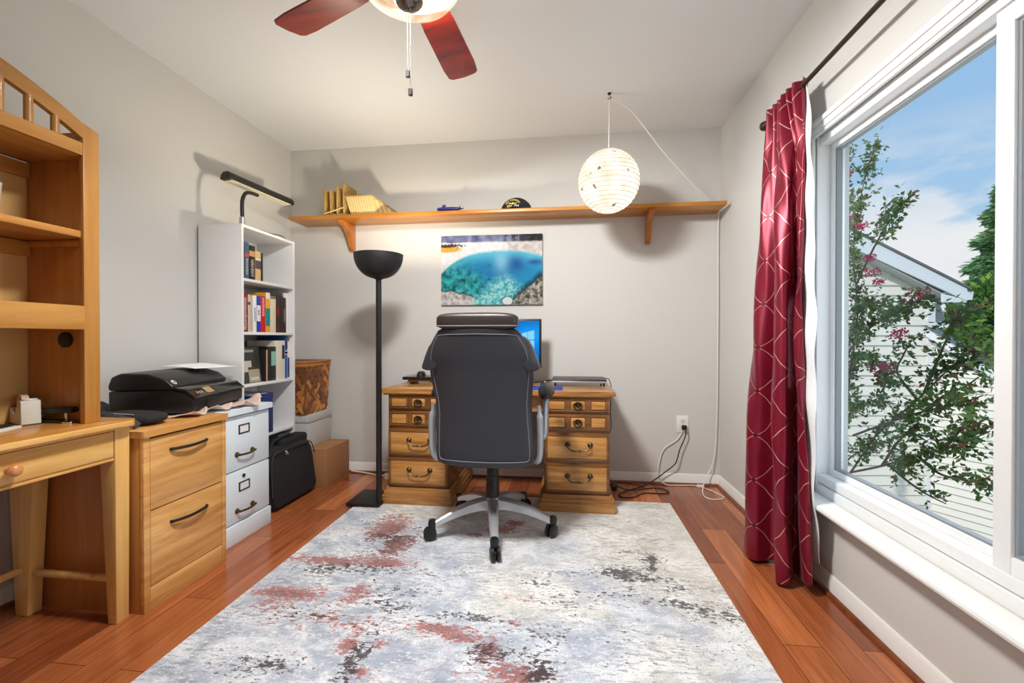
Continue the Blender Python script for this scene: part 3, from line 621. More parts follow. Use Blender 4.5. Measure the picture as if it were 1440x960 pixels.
px0, px1, py0, py1, pz = -2.05, -1.690, 1.825, 2.275, .712
MB().prism([(px0, pz+.008), (px1-.030, pz), (px1-.004, pz+.012), (px1-.002, pz+.066), (px1-.040, pz+.100), (px1-.10, pz+.106), (px0, pz+.106)], 'y', py0, py1, .007).build('body', M['black'], pr_)
MB().prism([(px0, pz+.108), (px1-.095, pz+.108), (px1-.085, pz+.125), (px1-.125, pz+.160), (px1-.20, pz+.184), (px0+.05, pz+.187), (px0+.012, pz+.170), (px0-.003, pz+.13)], 'y', py0-.002, py1+.002, .010, 3).build('lid', M['black'], pr_)
MB().prism([(px1-.092, pz+.107), (px1-.041, pz+.102), (px1-.001, pz+.068), (px1+.008, pz+.074), (px1-.035, pz+.112), (px1-.085, pz+.121)], 'y', py0-.001, py1+.004, .004).build('control_panel', M['blackg'], pr_)
nx, nz = .634, .773                                   # slope of the control panel
def on_panel(y0, y1, s0, s1, h):                      # patch on the sloped panel
    p = lambda y, s, k: (px1+.008-.043*s+nx*k, y, pz+.074+.038*s+nz*k)
    return [p(y0, s0, 0), p(y1, s0, 0), p(y1, s1, 0), p(y0, s1, 0)], [p(y0, s0, h), p(y1, s0, h), p(y1, s1, h), p(y0, s1, h)]
MB().hexa(*on_panel(1.940, 1.998, .25, .9, .0012)).build('display', plain('amber_lit_display', srgb(176, 138, 92), .2, var=.2, scale=90), pr_)
for k in range(3): MB().hexa(*on_panel(1.868+.018*k, 1.878+.018*k, .35, .6, .001)).build('button', M['silver'], pr_)
MB().lathe([(.0135, 0), (.0135, .001), (.001, .001)], (0, 0, 0), 24).move(Matrix.Translation((px1-.105, 1.857, pz+.1428)) @ Matrix.Rotation(R(40), 4, 'Y')).build('badge', M['cream'], pr_)
text('lettering', 'hp', .020, Matrix.Translation((px1-.1042, 1.857, pz+.1440)) @ Matrix.Rotation(R(40), 4, 'Y') @ Matrix.Rotation(R(90), 4, 'Z') @ Matrix.Shear('XY', 4, (0, 0)) , M['blackg'], pr_).location = -Vector(pr_.location)
MB().prism([(px1-.018, pz+.016), (px1+.003, pz+.016), (px1+.005, pz+.058), (px1-.018, pz+.062)], 'y', py0+.10, py1-.03, .003).build('paper_tray', M['black'], pr_)
MB().box(px0-.02, px0+.05, py1-.10, py1+.02, pz+.110, pz+.122, .003).build('document_flap', M['blackg'], pr_)
pp = MB(); pp.grid(lambda a, b: Vector((-2.105+.215*a, 2.05+.29*b, .7125+.1895+.004*math.sin(3*a+2*b)+.010*(1-a))), 10, 10)
tag(pp.build('paper_sheet', plain('white_paper', srgb(244, 242, 242), .8), solid=.0015), 'loose white paper sheets lying on the printer lid', 'paper')
bg = thing('camera_pouch', 'black padded pouch with strap lying in front of the printer', 'pouch', (-1.86, 1.63, .702))
def pouch(c, rx, ry, rz, e=2.6):
    def f(a, b):
        th = 2*math.pi*a; ph = math.pi*(b-.5)
        sp = lambda v: math.copysign(abs(v)**(2/e), v)
        return Vector((c[0]+rx*sp(math.cos(ph))*sp(math.cos(th)), c[1]+ry*sp(math.cos(ph))*sp(math.sin(th)), c[2]+rz*sp(math.sin(ph))))
    m = MB(); m.grid(f, 28, 13, True); bmesh.ops.remove_doubles(m.bm, verts=m.bm.verts[:], dist=1e-5); return m
pouch((-1.80, 1.625, .728), .145, .085, .026).build('body', M['blackf'], bg)
pouch((-1.99, 1.60, .750), .075, .080, .048).build('end_pocket', M['blackf'], bg)
sp_ = smooth_path([(-1.99, 1.52, .758), (-1.93, 1.515, .795), (-1.87, 1.52, .802), (-1.83, 1.525, .785), (-1.83, 1.53, .762), (-1.77, 1.528, .748), (-1.70, 1.53, .735), (-1.665, 1.535, .712)], 6)
MB().tube(sp_, .011, 8, sx=1.3, sy=.3).build('strap', plain('grey_webbing', srgb(60, 62, 66), .8, var=.3, scale=200), bg)
MB().tube(smooth_path([(-1.90, 1.56, .757), (-1.82, 1.555, .756), (-1.72, 1.57, .750)], 5), .003, 6).build('zipper', M['steel'], bg)
# ------------------------------------------------------------------ bookcase
bc = thing('bookcase', 'tall narrow white laminate bookcase against the left wall', 'bookcase', (-2.045, 2.65, 0))
BX0, BX1, BY0, BY1, BZ = -2.182, -1.90, 2.392, 2.906, 1.735
for a, b in ((BY0, BY0+.018), (BY1-.018, BY1)): MB().box(BX0, BX1, a, b, 0, BZ, .001).build('side_panel', M['white_lam'], bc)
MB().box(BX0, BX0+.006, BY0+.018, BY1-.018, .03, BZ).build('back_panel', M['white_lam'], bc)
for z in (BZ, 1.417, 1.096, .780, .448, .075): MB().box(BX0+.006, BX1-.001, BY0+.018, BY1-.018, z-.017, z, .001).build('shelf', M['white_lam'], bc)
MB().box(BX1-.04, BX1-.024, BY0+.018, BY1-.018, 0, .058).build('kick_board', M['white_lam'], bc)
def book(name, y0, y1, z0, h, x1, depth, col, lab, bands=(), pages=True, cat='book', grp='books in the white bookcase', marks=None):
    t = thing(name, lab, cat, (x1-depth/2, (y0+y1)/2, z0), grp)
    cm = plain('book_cover', col, .45, var=.05, scale=60)
    y0 += .0008; y1 -= .0008; tt = min(.003, (y1-y0)*.2)
    cv = MB(); cv.box(x1-.004, x1, y0, y1, z0, z0+h, .0012); cv.box(x1-depth, x1-.003, y0, y0+tt, z0, z0+h); cv.box(x1-depth, x1-.003, y1-tt, y1, z0, z0+h)
    cv.build('cover', cm, t)
    MB().box(x1-depth+.004, x1-.004, y0+tt, y1-tt, z0+.003, z0+h-.004).build('pages', M['cream'], t)
    for a, b, c_ in bands: MB().box(x1-.002, x1+.0006, y0+.0003, y1-.0003, z0+h*a, z0+h*b).build('spine_band', plain('spine_band', c_, .45), t)
    if marks:                                          # unreadable spine lettering
        rr = random.Random(hash(lab) % 997 if False else len(lab)); mk = MB(); z = z0+h*marks[0]; yc = (y0+y1)/2; w_ = (y1-y0)*.30
        while z < z0+h*marks[1]:
            k = rr.uniform(.004, .011); mk.box(x1+.0004, x1+.0012, yc-w_*rr.uniform(.5, 1), yc+w_*rr.uniform(.5, 1), z, z+k*.45); z += k
        mk.build('spine_marks', plain('spine_ink', marks[2], .5), t)
    return t
z1 = 1.4175; bx = -1.912
book('book', 2.414, 2.432, z1, .222, bx, .16, srgb(52, 74, 84), 'dark teal hardback at the left end of the top shelf')
book('book', 2.433, 2.470, z1, .220, bx, .16, srgb(66, 96, 112), 'thick slate blue book with a red band on the top shelf', [(.60, .70, srgb(206, 66, 84))], marks=(.12, .55, srgb(190, 204, 210)))
book('book', 2.471, 2.523, z1, .208, bx, .155, srgb(38, 24, 20), 'thick black book with gold emblem on its spine on the top shelf', [(.68, .84, srgb(206, 160, 98))], marks=(.10, .60, srgb(216, 196, 176)))
book('book', 2.524, 2.575, z1, .183, bx, .14, srgb(222, 190, 128), 'tan paperback with a brown panel on the top shelf', [(.40, .68, srgb(92, 70, 78)), (.70, .76, srgb(236, 222, 200))])
book('book', 2.576, 2.594, z1, .180, bx, .15, srgb(22, 20, 22), 'slim black book at the right end of the top shelf row')
z2 = 1.0965
book('book', 2.412, 2.459, z2, .235, bx, .17, srgb(120, 26, 36), 'dark red hardback at the left end of the second shelf', marks=(.06, .88, srgb(232, 200, 196)))
book('book', 2.460, 2.479, z2, .228, bx, .17, srgb(208, 190, 172), 'slim beige book with a maroon mark on the second shelf', [(.72, .80, srgb(110, 30, 26))])
book('book', 2.480, 2.500, z2, .226, bx, .17, srgb(190, 178, 158), 'slim grey tan book beside the white binder on the second shelf')
book('book', 2.501, 2.534, z2, .226, bx, .17, srgb(240, 238, 236), 'white spine book left of the blue and white one', marks=(.30, .66, srgb(90, 110, 150)))
book('book', 2.535, 2.570, z2, .226, bx, .17, srgb(20, 66, 170), 'blue book with a white middle band on the second shelf', [(.30, .74, srgb(240, 234, 228))], marks=(.47, .62, srgb(40, 50, 90)))
book('book', 2.571, 2.617, z2, .228, bx, .17, srgb(204, 16, 34), 'bright red thick book in the middle of the second shelf', marks=(.45, .95, srgb(242, 200, 196)))
t_ = book('book', 2.618, 2.660, z2, .256, bx, .18, srgb(236, 168, 48), 'tall orange book with a teal patch on its spine', [(.16, .60, srgb(20, 136, 132)), (.84, .999, srgb(236, 232, 222))])
book('book', 2.661, 2.718, z2, .236, bx, .18, srgb(222, 208, 176), 'wide cream book between the orange and dark brown books', [(.93, .99, srgb(120, 110, 78))])
M_dark = srgb(50, 30, 28)
book('book', 2.719, 2.757, z2, .240, bx, .18, M_dark, 'dark brown book with a red spine label on the second shelf', [(.46, .70, srgb(120, 24, 22)), (.03, .14, srgb(104, 22, 20))])
book('book', 2.758, 2.796, z2, .240, bx, .18, srgb(46, 28, 26), 'plain dark brown volume second from the right end of the second shelf')
book('book', 2.797, 2.826, z2, .238, bx, .18, srgb(58, 38, 34), 'dark brown volume with a pale stripe at the right end of the second shelf', [(.30, .68, srgb(120, 100, 92))])
tag(MB().box(BX1-.05, BX1-.035, 2.842, 2.882, z2, z2+.275, .001).build('binder', M['white_lam']), 'thin white binder standing at the right end of the second shelf', 'binder')
z3 = .7805
book('booklet', 2.418, 2.430, z3, .245, -1.915, .20, srgb(228, 224, 214), 'thin off white booklet at the left end of the third shelf')
pf = thing('photo_card', 'dark picture card with pale labels leaning on the third shelf', 'picture card', (-1.955, 2.52, z3)); 
pcm = plain('dark_photo_print', srgb(52, 54, 48), .35, var=.7, scale=22)
MB().hexa([(-1.935, 2.436, z3), (-1.931, 2.436, z3), (-1.931, 2.612, z3), (-1.935, 2.612, z3)], [(-1.965, 2.436, z3+.222), (-1.961, 2.436, z3+.222), (-1.961, 2.612, z3+.222), (-1.965, 2.612, z3+.222)]).build('card', pcm, pf)
def card(y0, y1, a, b, c_, k):
    X = lambda s: -1.931-.03*s/.222+.0004+k
    MB().hexa([(X(a)-.001, y0, z3+a), (X(a), y0, z3+a), (X(a), y1, z3+a), (X(a)-.001, y1, z3+a)], [(X(b)-.001, y0, z3+b), (X(b), y0, z3+b), (X(b), y1, z3+b), (X(b)-.001, y1, z3+b)]).build('label', plain('pale_label', c_, .6, var=.06), pf)
card(2.438, 2.53, .07, .138, srgb(196, 190, 178), .0005); card(2.495, 2.592, .004, .098, srgb(168, 156, 132), .002); card(2.496, 2.591, .084, .098, srgb(70, 58, 34), .003); card(2.508, 2.578, .018, .036, srgb(206, 198, 180), .003)
card(2.452, 2.56, .19, .206, srgb(150, 150, 146), .0008)
book('book', 2.618, 2.634, z3, .205, -1.912, .16, srgb(40, 34, 32), 'slim book with a tan spine beside the dark picture card on the third shelf', [(.01, .99, srgb(186, 152, 132))])
book('book', 2.636, 2.676, z3, .222, -1.918, .17, srgb(26, 24, 22), 'black thick book in the middle of the third shelf')
book('book', 2.677, 2.726, z3, .222, -1.918, .17, srgb(34, 42, 40), 'dark book with a mint green photo on its spine', [(.44, .86, srgb(134, 190, 176))])
book('book', 2.728, 2.838, z3, .262, -1.93, .20, srgb(222, 214, 196), 'very wide cream reference binder on the third shelf', [], marks=None)
for a, b, c_ in ((.52, .88, srgb(36, 34, 40)),): MB().box(-1.931, -1.9288, 2.806, 2.832, z3+.262*a, z3+.262*b).build('spine_label', plain('dark_spine_label', c_, .5), bpy.data.objects[[o.name for o in bpy.data.objects if o.get('label', '').startswith('very wide cream')][0]])
book('book', 2.839, 2.866, z3, .292, -1.93, .20, srgb(34, 92, 164), 'tall blue book with a small red flag band on the third shelf', [(.56, .66, srgb(206, 196, 198)), (.585, .635, srgb(170, 40, 60)), (.70, .995, srgb(18, 52, 120))])
book('book', 2.867, 2.886, z3, .285, -1.93, .20, srgb(228, 216, 210), 'tall book with navy lower spine at the right end of the third shelf', [(.02, .50, srgb(26, 34, 92)), (.90, .99, srgb(80, 110, 96))])
book('binder', 2.47, 2.676, .4485, .258, -1.905, .24, srgb(22, 42, 108), 'wide dark blue binder on the fourth shelf behind the white cabinet', cat='binder', grp=None)
db = thing('drive_box', 'small grey electronics box on the bottom shelf of the bookcase', 'box', (-2.0, 2.82, .0755))
MB().box(-2.1, -1.925, 2.76, 2.885, .0755, .405, .004).build('case', plain('grey_device_case', srgb(150, 148, 142), .4, metal=.3), db)
MB().box(-1.926, -1.9235, 2.80, 2.875, .31, .385, .001).build('front_plate', plain('dark_device_front', srgb(92, 88, 80), .5), db)
# lamp on the bookcase
lp = thing('desk_lamp', 'black gooseneck lamp with a long flat head clamped on the bookcase', 'lamp', (-1.955, 2.47, BZ))
M['lampdark'] = plain('dark_bronze_lamp', srgb(44, 40, 36), .45, metal=.4)
cb_ = MB(); cb_.lathe([(.017, 0), (.017, .055), (.012, .06)], (-1.955, 2.47, BZ), 18); cb_.box(-1.985, -1.925, 2.44, 2.50, BZ, BZ+.012, .003); cb_.build('clamp', M['silver'], lp)
gp = smooth_path([(-1.955, 2.47, BZ+.055), (-1.957, 2.47, BZ+.12), (-1.957, 2.475, BZ+.17), (-1.958, 2.50, BZ+.212), (-1.962, 2.55, BZ+.232), (-1.968, 2.62, BZ+.240)], 6)
MB().tube(gp, .011, 10).build('gooseneck', M['lampdark'], lp)
hd = MB(); A, B = Vector((-2.045, 2.44, 2.040)), Vector((-1.935, 2.905, 2.010))
ax = (B-A).normalized(); side = Vector((0, 0, 1)).cross(ax).normalized(); upn = ax.cross(side)
def sect(p, k): return [p+side*a+upn*b for a, b in ((-.040, -.020), (.040, -.020), (.040, .006), (.020, .026), (-.020, .026), (-.040, .006))]
hd.hexa(sect(A, 0), sect(B, 0), .002); hd.build('head', M['lampdark'], lp)
df = MB(); p0, p1 = A+ax*.02, B-ax*.02
df.hexa([p0+side*a+upn*b for a, b in ((-.032, -.024), (.032, -.024), (.032, -.0195), (-.032, -.0195))], [p1+side*a+upn*b for a, b in ((-.032, -.024), (.032, -.024), (.032, -.0195), (-.032, -.0195))]); df.build('diffuser', plain('frosted_diffuser', srgb(228, 222, 188), .5), lp)
MB().tube(smooth_path([(-1.94, 2.50, BZ+.006), (-1.92, 2.58, BZ+.005), (-1.91, 2.68, BZ+.004), (-1.905, 2.74, BZ+.012), (-1.89, 2.77, BZ+.004), (-1.93, 2.84, BZ+.004), (-2.0, 2.89, BZ+.004)], 5), .0028, 6).build('cord', M['black'], lp)
# ------------------------------------------------------------------ corner stack
cbx = thing('cardboard_box', 'plain brown cardboard box on the floor in the left corner', 'box', (-1.83, 3.11, 0))
M['cardb'] = plain('brown_cardboard', srgb(166, 118, 78), .85, var=.05, scale=14)
MB().box(-2.10, -1.69, 2.952, 3.278, 0, .262, .003).build('carton', M['cardb'], cbx)
fl_ = MB(); fl_.box(-2.10, -1.689, 2.951, 3.113, .2615, .2645, .001); fl_.box(-2.10, -1.689, 3.116, 3.279, .2615, .2645, .001); fl_.build('flap', M['cardb'], cbx)
sb = thing('storage_box', 'pale grey lidded storage box on top of the cardboard box', 'box', (-1.97, 3.125, .2645))
M['grey_box'] = plain('pale_grey_board', srgb(196, 192, 188), .7, var=.03)
MB().box(-2.13, -1.845, 2.975, 3.283, .2645, .452, .003).build('tub', M['grey_box'], sb); MB().box(-2.136, -1.838, 2.968, 3.290, .448, .502, .004).build('lid', M['grey_box'], sb)
bk = thing('bark_basket', 'square woven bark basket on top of the grey storage box', 'basket', (-1.98, 3.11, .502))
def bark_mat(k):
    c_ = [(122, 74, 34), (158, 102, 50), (186, 130, 72), (140, 86, 44), (104, 64, 34), (172, 112, 58)][k]
    return wood('bark_strip', srgb(*[min(255, int(v*.98)) for v in c_]), srgb(*[min(255, int(v*1.24)) for v in c_]), 'z', .8, rough=.6, coat=.05)
bms = [bark_mat(k) for k in range(6)]
cx_, cy_ = -1.985, 3.11
bkb = MB().hexa([(-2.105, 2.965, .503), (-1.868, 2.965, .503), (-1.868, 3.255, .503), (-2.105, 3.255, .503)], [(-2.118, 2.945, .888), (-1.852, 2.945, .888), (-1.852, 3.275, .888), (-2.118, 3.275, .888)]).build('inner_shell', bms[4], bk)
rb2 = random.Random(11); wv = MB(); wmat = []
def face_pts(face, a, b, d):                    # a along the face 0..1, b up 0..1, d outwards
    z = .506+.352*b; sx = .118+.014*b; sy = .146+.017*b
    if face == 0: return Vector((cx_+sx+d, cy_-sy+2*sy*a, z))
    if face == 1: return Vector((cx_-sx+2*sx*a, cy_-sy-d, z))
    if face == 2: return Vector((cx_-sx-d, cy_-sy+2*sy*a, z))
    return Vector((cx_-sx+2*sx*a, cy_+sy+d, z))
for face in range(4):                            # diagonal over-and-under strips
    n_ = 4
    for i in range(n_*2+1):
        for j in range(n_*2+1):
            ca, cb2 = (i-.0)/(n_*1.0)*.5, (j)/(n_*1.0)*.5
            if (i+j) % 2: continue
            over = (i % 2 == 0)
            h_ = .5/n_*1.42; w_ = .5/n_*.80
            da, db_ = (1, 1) if over else (1, -1)
            q = [(ca-da*h_*.62+db_*w_*.42*-1, cb2-db_*h_*.62+da*w_*.42), (ca-da*h_*.62+db_*w_*.42, cb2-db_*h_*.62-da*w_*.42), (ca+da*h_*.62+db_*w_*.42, cb2+db_*h_*.62-da*w_*.42), (ca+da*h_*.62-db_*w_*.42, cb2+db_*h_*.62+da*w_*.42)]
            cl_ = lambda v: min(max(v, 0), 1)
            q = [(cl_(a), cl_(b)) for a, b in q]
            if max(a for a, _ in q)-min(a for a, _ in q) < .03 or max(b for _, b in q)-min(b for _, b in q) < .03: continue
            t0 = .001+rb2.random()*.002
            k0 = len(wv.bm.faces)
            wv.hexa([face_pts(face, a, b, 0) for a, b in q], [face_pts(face, a*.9+ca*.1 if 0 < ca < 1 else a, b*.9+cb2*.1 if 0 < cb2 < 1 else b, t0+.007) for a, b in q])
            wmat += [rb2.randrange(6)]*(len(wv.bm.faces)-k0)
wso = wv.build('woven_strips', bms, bk); wso.data.polygons.foreach_set('material_index', wmat)
rm = MB()
for z0_, d in ((.850, .009), (.878, .012)):
    for face in range(4):
        a = [face_pts(face, 0, (z0_-.506)/.352, -.004), face_pts(face, 1, (z0_-.506)/.352, -.004)]; b2 = [face_pts(face, -.03, (z0_-.506)/.352, d), face_pts(face, 1.03, (z0_-.506)/.352, d)]
        z1_ = z0_+(.026 if z0_ < .86 else .014); a2 = [Vector((p.x, p.y, z1_)) for p in a]; b3 = [Vector((p.x, p.y, z1_)) for p in b2]
        rm.hexa([a[0], a[1], b2[1], b2[0]], [a2[0], a2[1], b3[1], b3[0]], .002)
rm.build('rim', bms[1], bk)
lb = thing('laptop_bag', 'black soft laptop briefcase standing in front of the bookcase', 'bag', (-1.80, 2.67, 0))
def bagfn(a, b):
    th = 2*math.pi*a; sp = lambda v, e: math.copysign(abs(v)**(2/e), v)
    ph = math.pi*(b-.5); k = sp(math.cos(ph), 5)
    y = 2.672+.252*k*sp(math.cos(th), 7); z = .185*sp(math.sin(ph), 7)+.187
    x = -1.80+.062*k*sp(math.sin(th), 4)*(1-.35*(z/.37))-.03*(z/.37)
    return Vector((x, y, z))
lm = MB(); lm.grid(bagfn, 48, 25, True); bmesh.ops.remove_doubles(lm.bm, verts=lm.bm.verts[:], dist=1e-5); lm.build('body', M['blackf'], lb)
def lbp(y0, y1, z0, z1, dx): return [(-1.738-.035*(z/.37)+dx, y, z) for y, z in ((y0, z0), (y1, z0), (y1, z1), (y0, z1))]
fp = MB(); fp.prism(rounded(2.45, 2.895, .03, .33, .03), 'x', -1.765, -1.733, .008, 3)
for v in fp.bm.verts: v.co.x -= .05*(v.co.z-.03)/.33
fp.build('front_pocket', M['blackf'], lb)
zp = smooth_path([(-1.744, 2.44, .10), (-1.752, 2.445, .27), (-1.760, 2.48, .345), (-1.764, 2.56, .357), (-1.764, 2.78, .355), (-1.762, 2.87, .34), (-1.752, 2.90, .26)], 6)
MB().tube(zp, .004, 6).build('zipper', plain('zip_tape', srgb(52, 52, 54), .5, var=.3, scale=300), lb)
zb = MB(); zb.tube([(-1.753, 2.572, .352), (-1.742, 2.574, .325)], .004, 6); zb.tube([(-1.753, 2.582, .352), (-1.741, 2.590, .328)], .003, 6); zb.build('zip_pull', M['chrome'], lb)
hb = smooth_path([(-1.83, 2.55, .365), (-1.835, 2.57, .398), (-1.835, 2.62, .412), (-1.835, 2.70, .415), (-1.835, 2.76, .408), (-1.83, 2.785, .366)], 5)
MB().tube(hb, .013, 10, sx=1, sy=.8).build('handle', M['blackf'], lb)
top_ = MB(); top_.box(-1.90, -1.80, 2.62, 2.90, .345, .405, .02, 3); top_.build('rear_pocket', M['blackf'], lb)
# ------------------------------------------------------------------ rug
def attr_points(o, name, fn, kind='FLOAT_COLOR'):
    a = o.data.attributes.new(name, kind, 'POINT'); key = 'color' if kind == 'FLOAT_COLOR' else 'vector'
    n = len(o.data.vertices); k = 4 if kind == 'FLOAT_COLOR' else 3
    out = np.zeros((n, k), 'f')
    for i, v in enumerate(o.data.vertices): out[i] = fn(i, v.co)
    a.data.foreach_set(key, out.ravel())
RX0, RX1, RY0, RY1 = -1.318, .657, .05, 2.906
F_ = lambda u, v: sight(u, v, z=.01)
def zones(spots): return [(F_(u, v).x, F_(u, v).y, rx, ry, k) for u, v, rx, ry, k in spots]
RED = zones([(548, 742, .10, .16, 1.0), (556, 766, .09, .12, 1.0), (530, 790, .16, .05, 1.0), (470, 788, .22, .04, .9), (405, 834, .16, .05, 1.0), (380, 850, .10, .05, .6), (502, 832, .06, .07, .8), (700, 744, .09, .05, 1.0), (722, 735, .06, .04, .9), (668, 752, .05, .03, .8), (620, 884, .12, .03, .9), (652, 896, .08, .03, .9), (692, 910, .05, .07, .9), (725, 946, .10, .05, .9), (760, 950, .06, .04, .8), (492, 908, .04, .06, .8), (530, 905, .07, .03, .7), (500, 944, .05, .05, .8), (520, 712, .12, .03, .6), (460, 745, .08, .05, .35), (470, 870, .22, .08, .45), (400, 930, .1, .05, .3), (730, 840, .10, .03, .45), (620, 950, .08, .04, .4), (725, 876, .05, .03, .6)])
DARK = zones([(548, 760, .14, .17, .65), (520, 800, .22, .05, .7), (455, 800, .16, .06, .55), (560, 830, .15, .08, .45), (878, 806, .12, .06, .95), (915, 790, .04, .15, .9), (890, 776, .10, .03, .7), (905, 812, .16, .05, .8), (965, 850, .22, .04, .75), (1010, 866, .12, .04, .8), (960, 828, .20, .03, .6), (800, 806, .16, .02, .6), (790, 846, .10, .05, .55), (770, 890, .12, .05, .6), (700, 912, .10, .06, .75), (660, 868, .20, .03, .65), (500, 928, .035, .13, .95), (560, 852, .10, .04, .6), (580, 834, .06, .03, .7), (380, 936, .12, .04, .7), (330, 940, .10, .05, .45), (760, 946, .06, .06, .9), (430, 862, .20, .04, .4), (860, 835, .2, .05, .5), (640, 800, .14, .1, .2), (520, 735, .12, .06, .45), (600, 745, .1, .06, .3), (905, 735, .2, .05, .22), (740, 815, .18, .05, .35), (880, 900, .4, .08, .2)])
def zsum(Z, x, y):
    s_ = 0
    for cx, cy, rx, ry, k in Z:
        d = ((x-cx)/rx)**2+((y-cy)/ry)**2
        if d < 9: s_ = max(s_, k*math.exp(-d*.8))
    return s_
def rug_attr(i, co):
    x, y = co.x+(RX0+RX1)/2, co.y+(RY0+RY1)/2
    n = mnoise.noise((x*2.2, y*2.2, 1.3))
    warm = .5+.42*x+.42*(y-1.7)+.5*n
    if y > 2.2: warm += (y-2.2)*.6
    return (zsum(RED, x, y), zsum(DARK, x, y), min(max(warm, 0), 1), 1)
def rug_material():
    m, t, b = base('abstract_rug_pile'); L = t.links.new; setp(b, .95, spec=.1, sheen=.2)
    at = nd(t, 'ShaderNodeAttribute', attribute_name='zone'); sp = nd(t, 'ShaderNodeSeparateColor'); L(at.outputs['Color'], sp.inputs[0])
    tc = nd(t, 'ShaderNodeTexCoord')
    def noise_(scale, det, rough, st=(1, 1, 1), dist=0):
        mp = nd(t, 'ShaderNodeMapping'); mp.inputs['Scale'].default_value = st; L(tc.outputs['Object'], mp.inputs[0])
        n = nd(t, 'ShaderNodeTexNoise'); n.inputs['Scale'].default_value = scale; n.inputs['Detail'].default_value = det; n.inputs['Roughness'].default_value = rough; n.inputs['Distortion'].default_value = dist
        L(mp.outputs[0], n.inputs['Vector']); return n.outputs['Fac']
    def mix(f, a, b_, bt='MIX'):
        x = nd(t, 'ShaderNodeMixRGB', blend_type=bt)
        for k, v in ((0, f), (1, a), (2, b_)):
            if isinstance(v, tuple): x.inputs[k].default_value = c4(v)
            elif isinstance(v, (int, float)): x.inputs[k].default_value = v
            else: L(v, x.inputs[k])
        return x.outputs[0]
    def ma(op, a, b_):
        x = nd(t, 'ShaderNodeMath', operation=op)
        for k, v in ((0, a), (1, b_)):
            if isinstance(v, (int, float)): x.inputs[k].default_value = v
            else: L(v, x.inputs[k])
        return x.outputs[0]
    def step(v, a, b_):
        x = nd(t, 'ShaderNodeMapRange', interpolation_type='SMOOTHSTEP'); L(v, x.inputs[0]); x.inputs[1].default_value = a; x.inputs[2].default_value = b_; return x.outputs[0]
    med = noise_(6, 6, .6, (1, 1.4, 1), .4); patch = noise_(2.6, 4, .55, (1, 1.3, 1), .5)
    fine = noise_(60, 4, .65, (.75, 1.5, 1)); fine2 = noise_(44, 6, .72, (1, 1.8, 1), .5); streak = noise_(34, 5, .7, (.55, 2.4, 1), .3); grit = noise_(170, 3, .7)
    cool = mix(step(med, .36, .64), srgb(166, 174, 189), srgb(224, 226, 231)); warm = mix(step(med, .36, .64), srgb(213, 208, 198), srgb(243, 240, 234))
    col = mix(step(ma('ADD', sp.outputs[2], ma('MULTIPLY', ma('SUBTRACT', patch, .5), 1.6)), .2, .8), cool, warm)
    col = mix(ma('MULTIPLY', step(streak, .50, .60), ma('ADD', .14, ma('MULTIPLY', step(patch, .38, .6), .52))), col, srgb(128, 132, 142))
    col = mix(ma('MULTIPLY', step(grit, .50, .60), .38), col, srgb(138, 136, 138))
    col = mix(ma('MULTIPLY', step(fine, .54, .62), .55), col, srgb(236, 234, 230))
    jit = lambda k1, k2: ma('ADD', ma('MULTIPLY', ma('SUBTRACT', fine2, .5), k1), ma('MULTIPLY', ma('SUBTRACT', med, .5), k2))
    rmask = step(ma('ADD', ma('MULTIPLY', sp.outputs[0], .92), jit(3.2, 1.3)), .34, .60); rcol = mix(step(fine2, .40, .60), srgb(96, 44, 42), srgb(178, 108, 98))
    col = mix(ma('MULTIPLY', ma('MULTIPLY', rmask, .88), ma('GREATER_THAN', sp.outputs[0], .03)), col, rcol)
    dmask = step(ma('ADD', ma('MULTIPLY', sp.outputs[1], .70), jit(3.2, 1.2)), .40, .52)
    col = mix(ma('MULTIPLY', ma('MULTIPLY', dmask, .9), ma('GREATER_THAN', sp.outputs[1], .02)), col, srgb(58, 54, 56))
    L(col, b.inputs['Base Color'])
    bp = nd(t, 'ShaderNodeBump'); bp.inputs['Strength'].default_value = .5; bp.inputs['Distance'].default_value = .004; L(grit, bp.inputs['Height']); L(bp.outputs[0], b.inputs['Normal'])
    return m
rg = MB(); rg.box(RX0, RX1, RY0, RY1, 0, .009, .003)
rg.grid(lambda a, b: Vector((RX0+.003+(RX1-RX0-.006)*a, RY0+.003+(RY1-RY0-.006)*b, .0095)), 150, 215)
ro = rg.build('area_rug', rug_material()); attr_points(ro, 'zone', rug_attr)
tag(ro, 'large grey and cream abstract rug with red and black patches', 'rug')
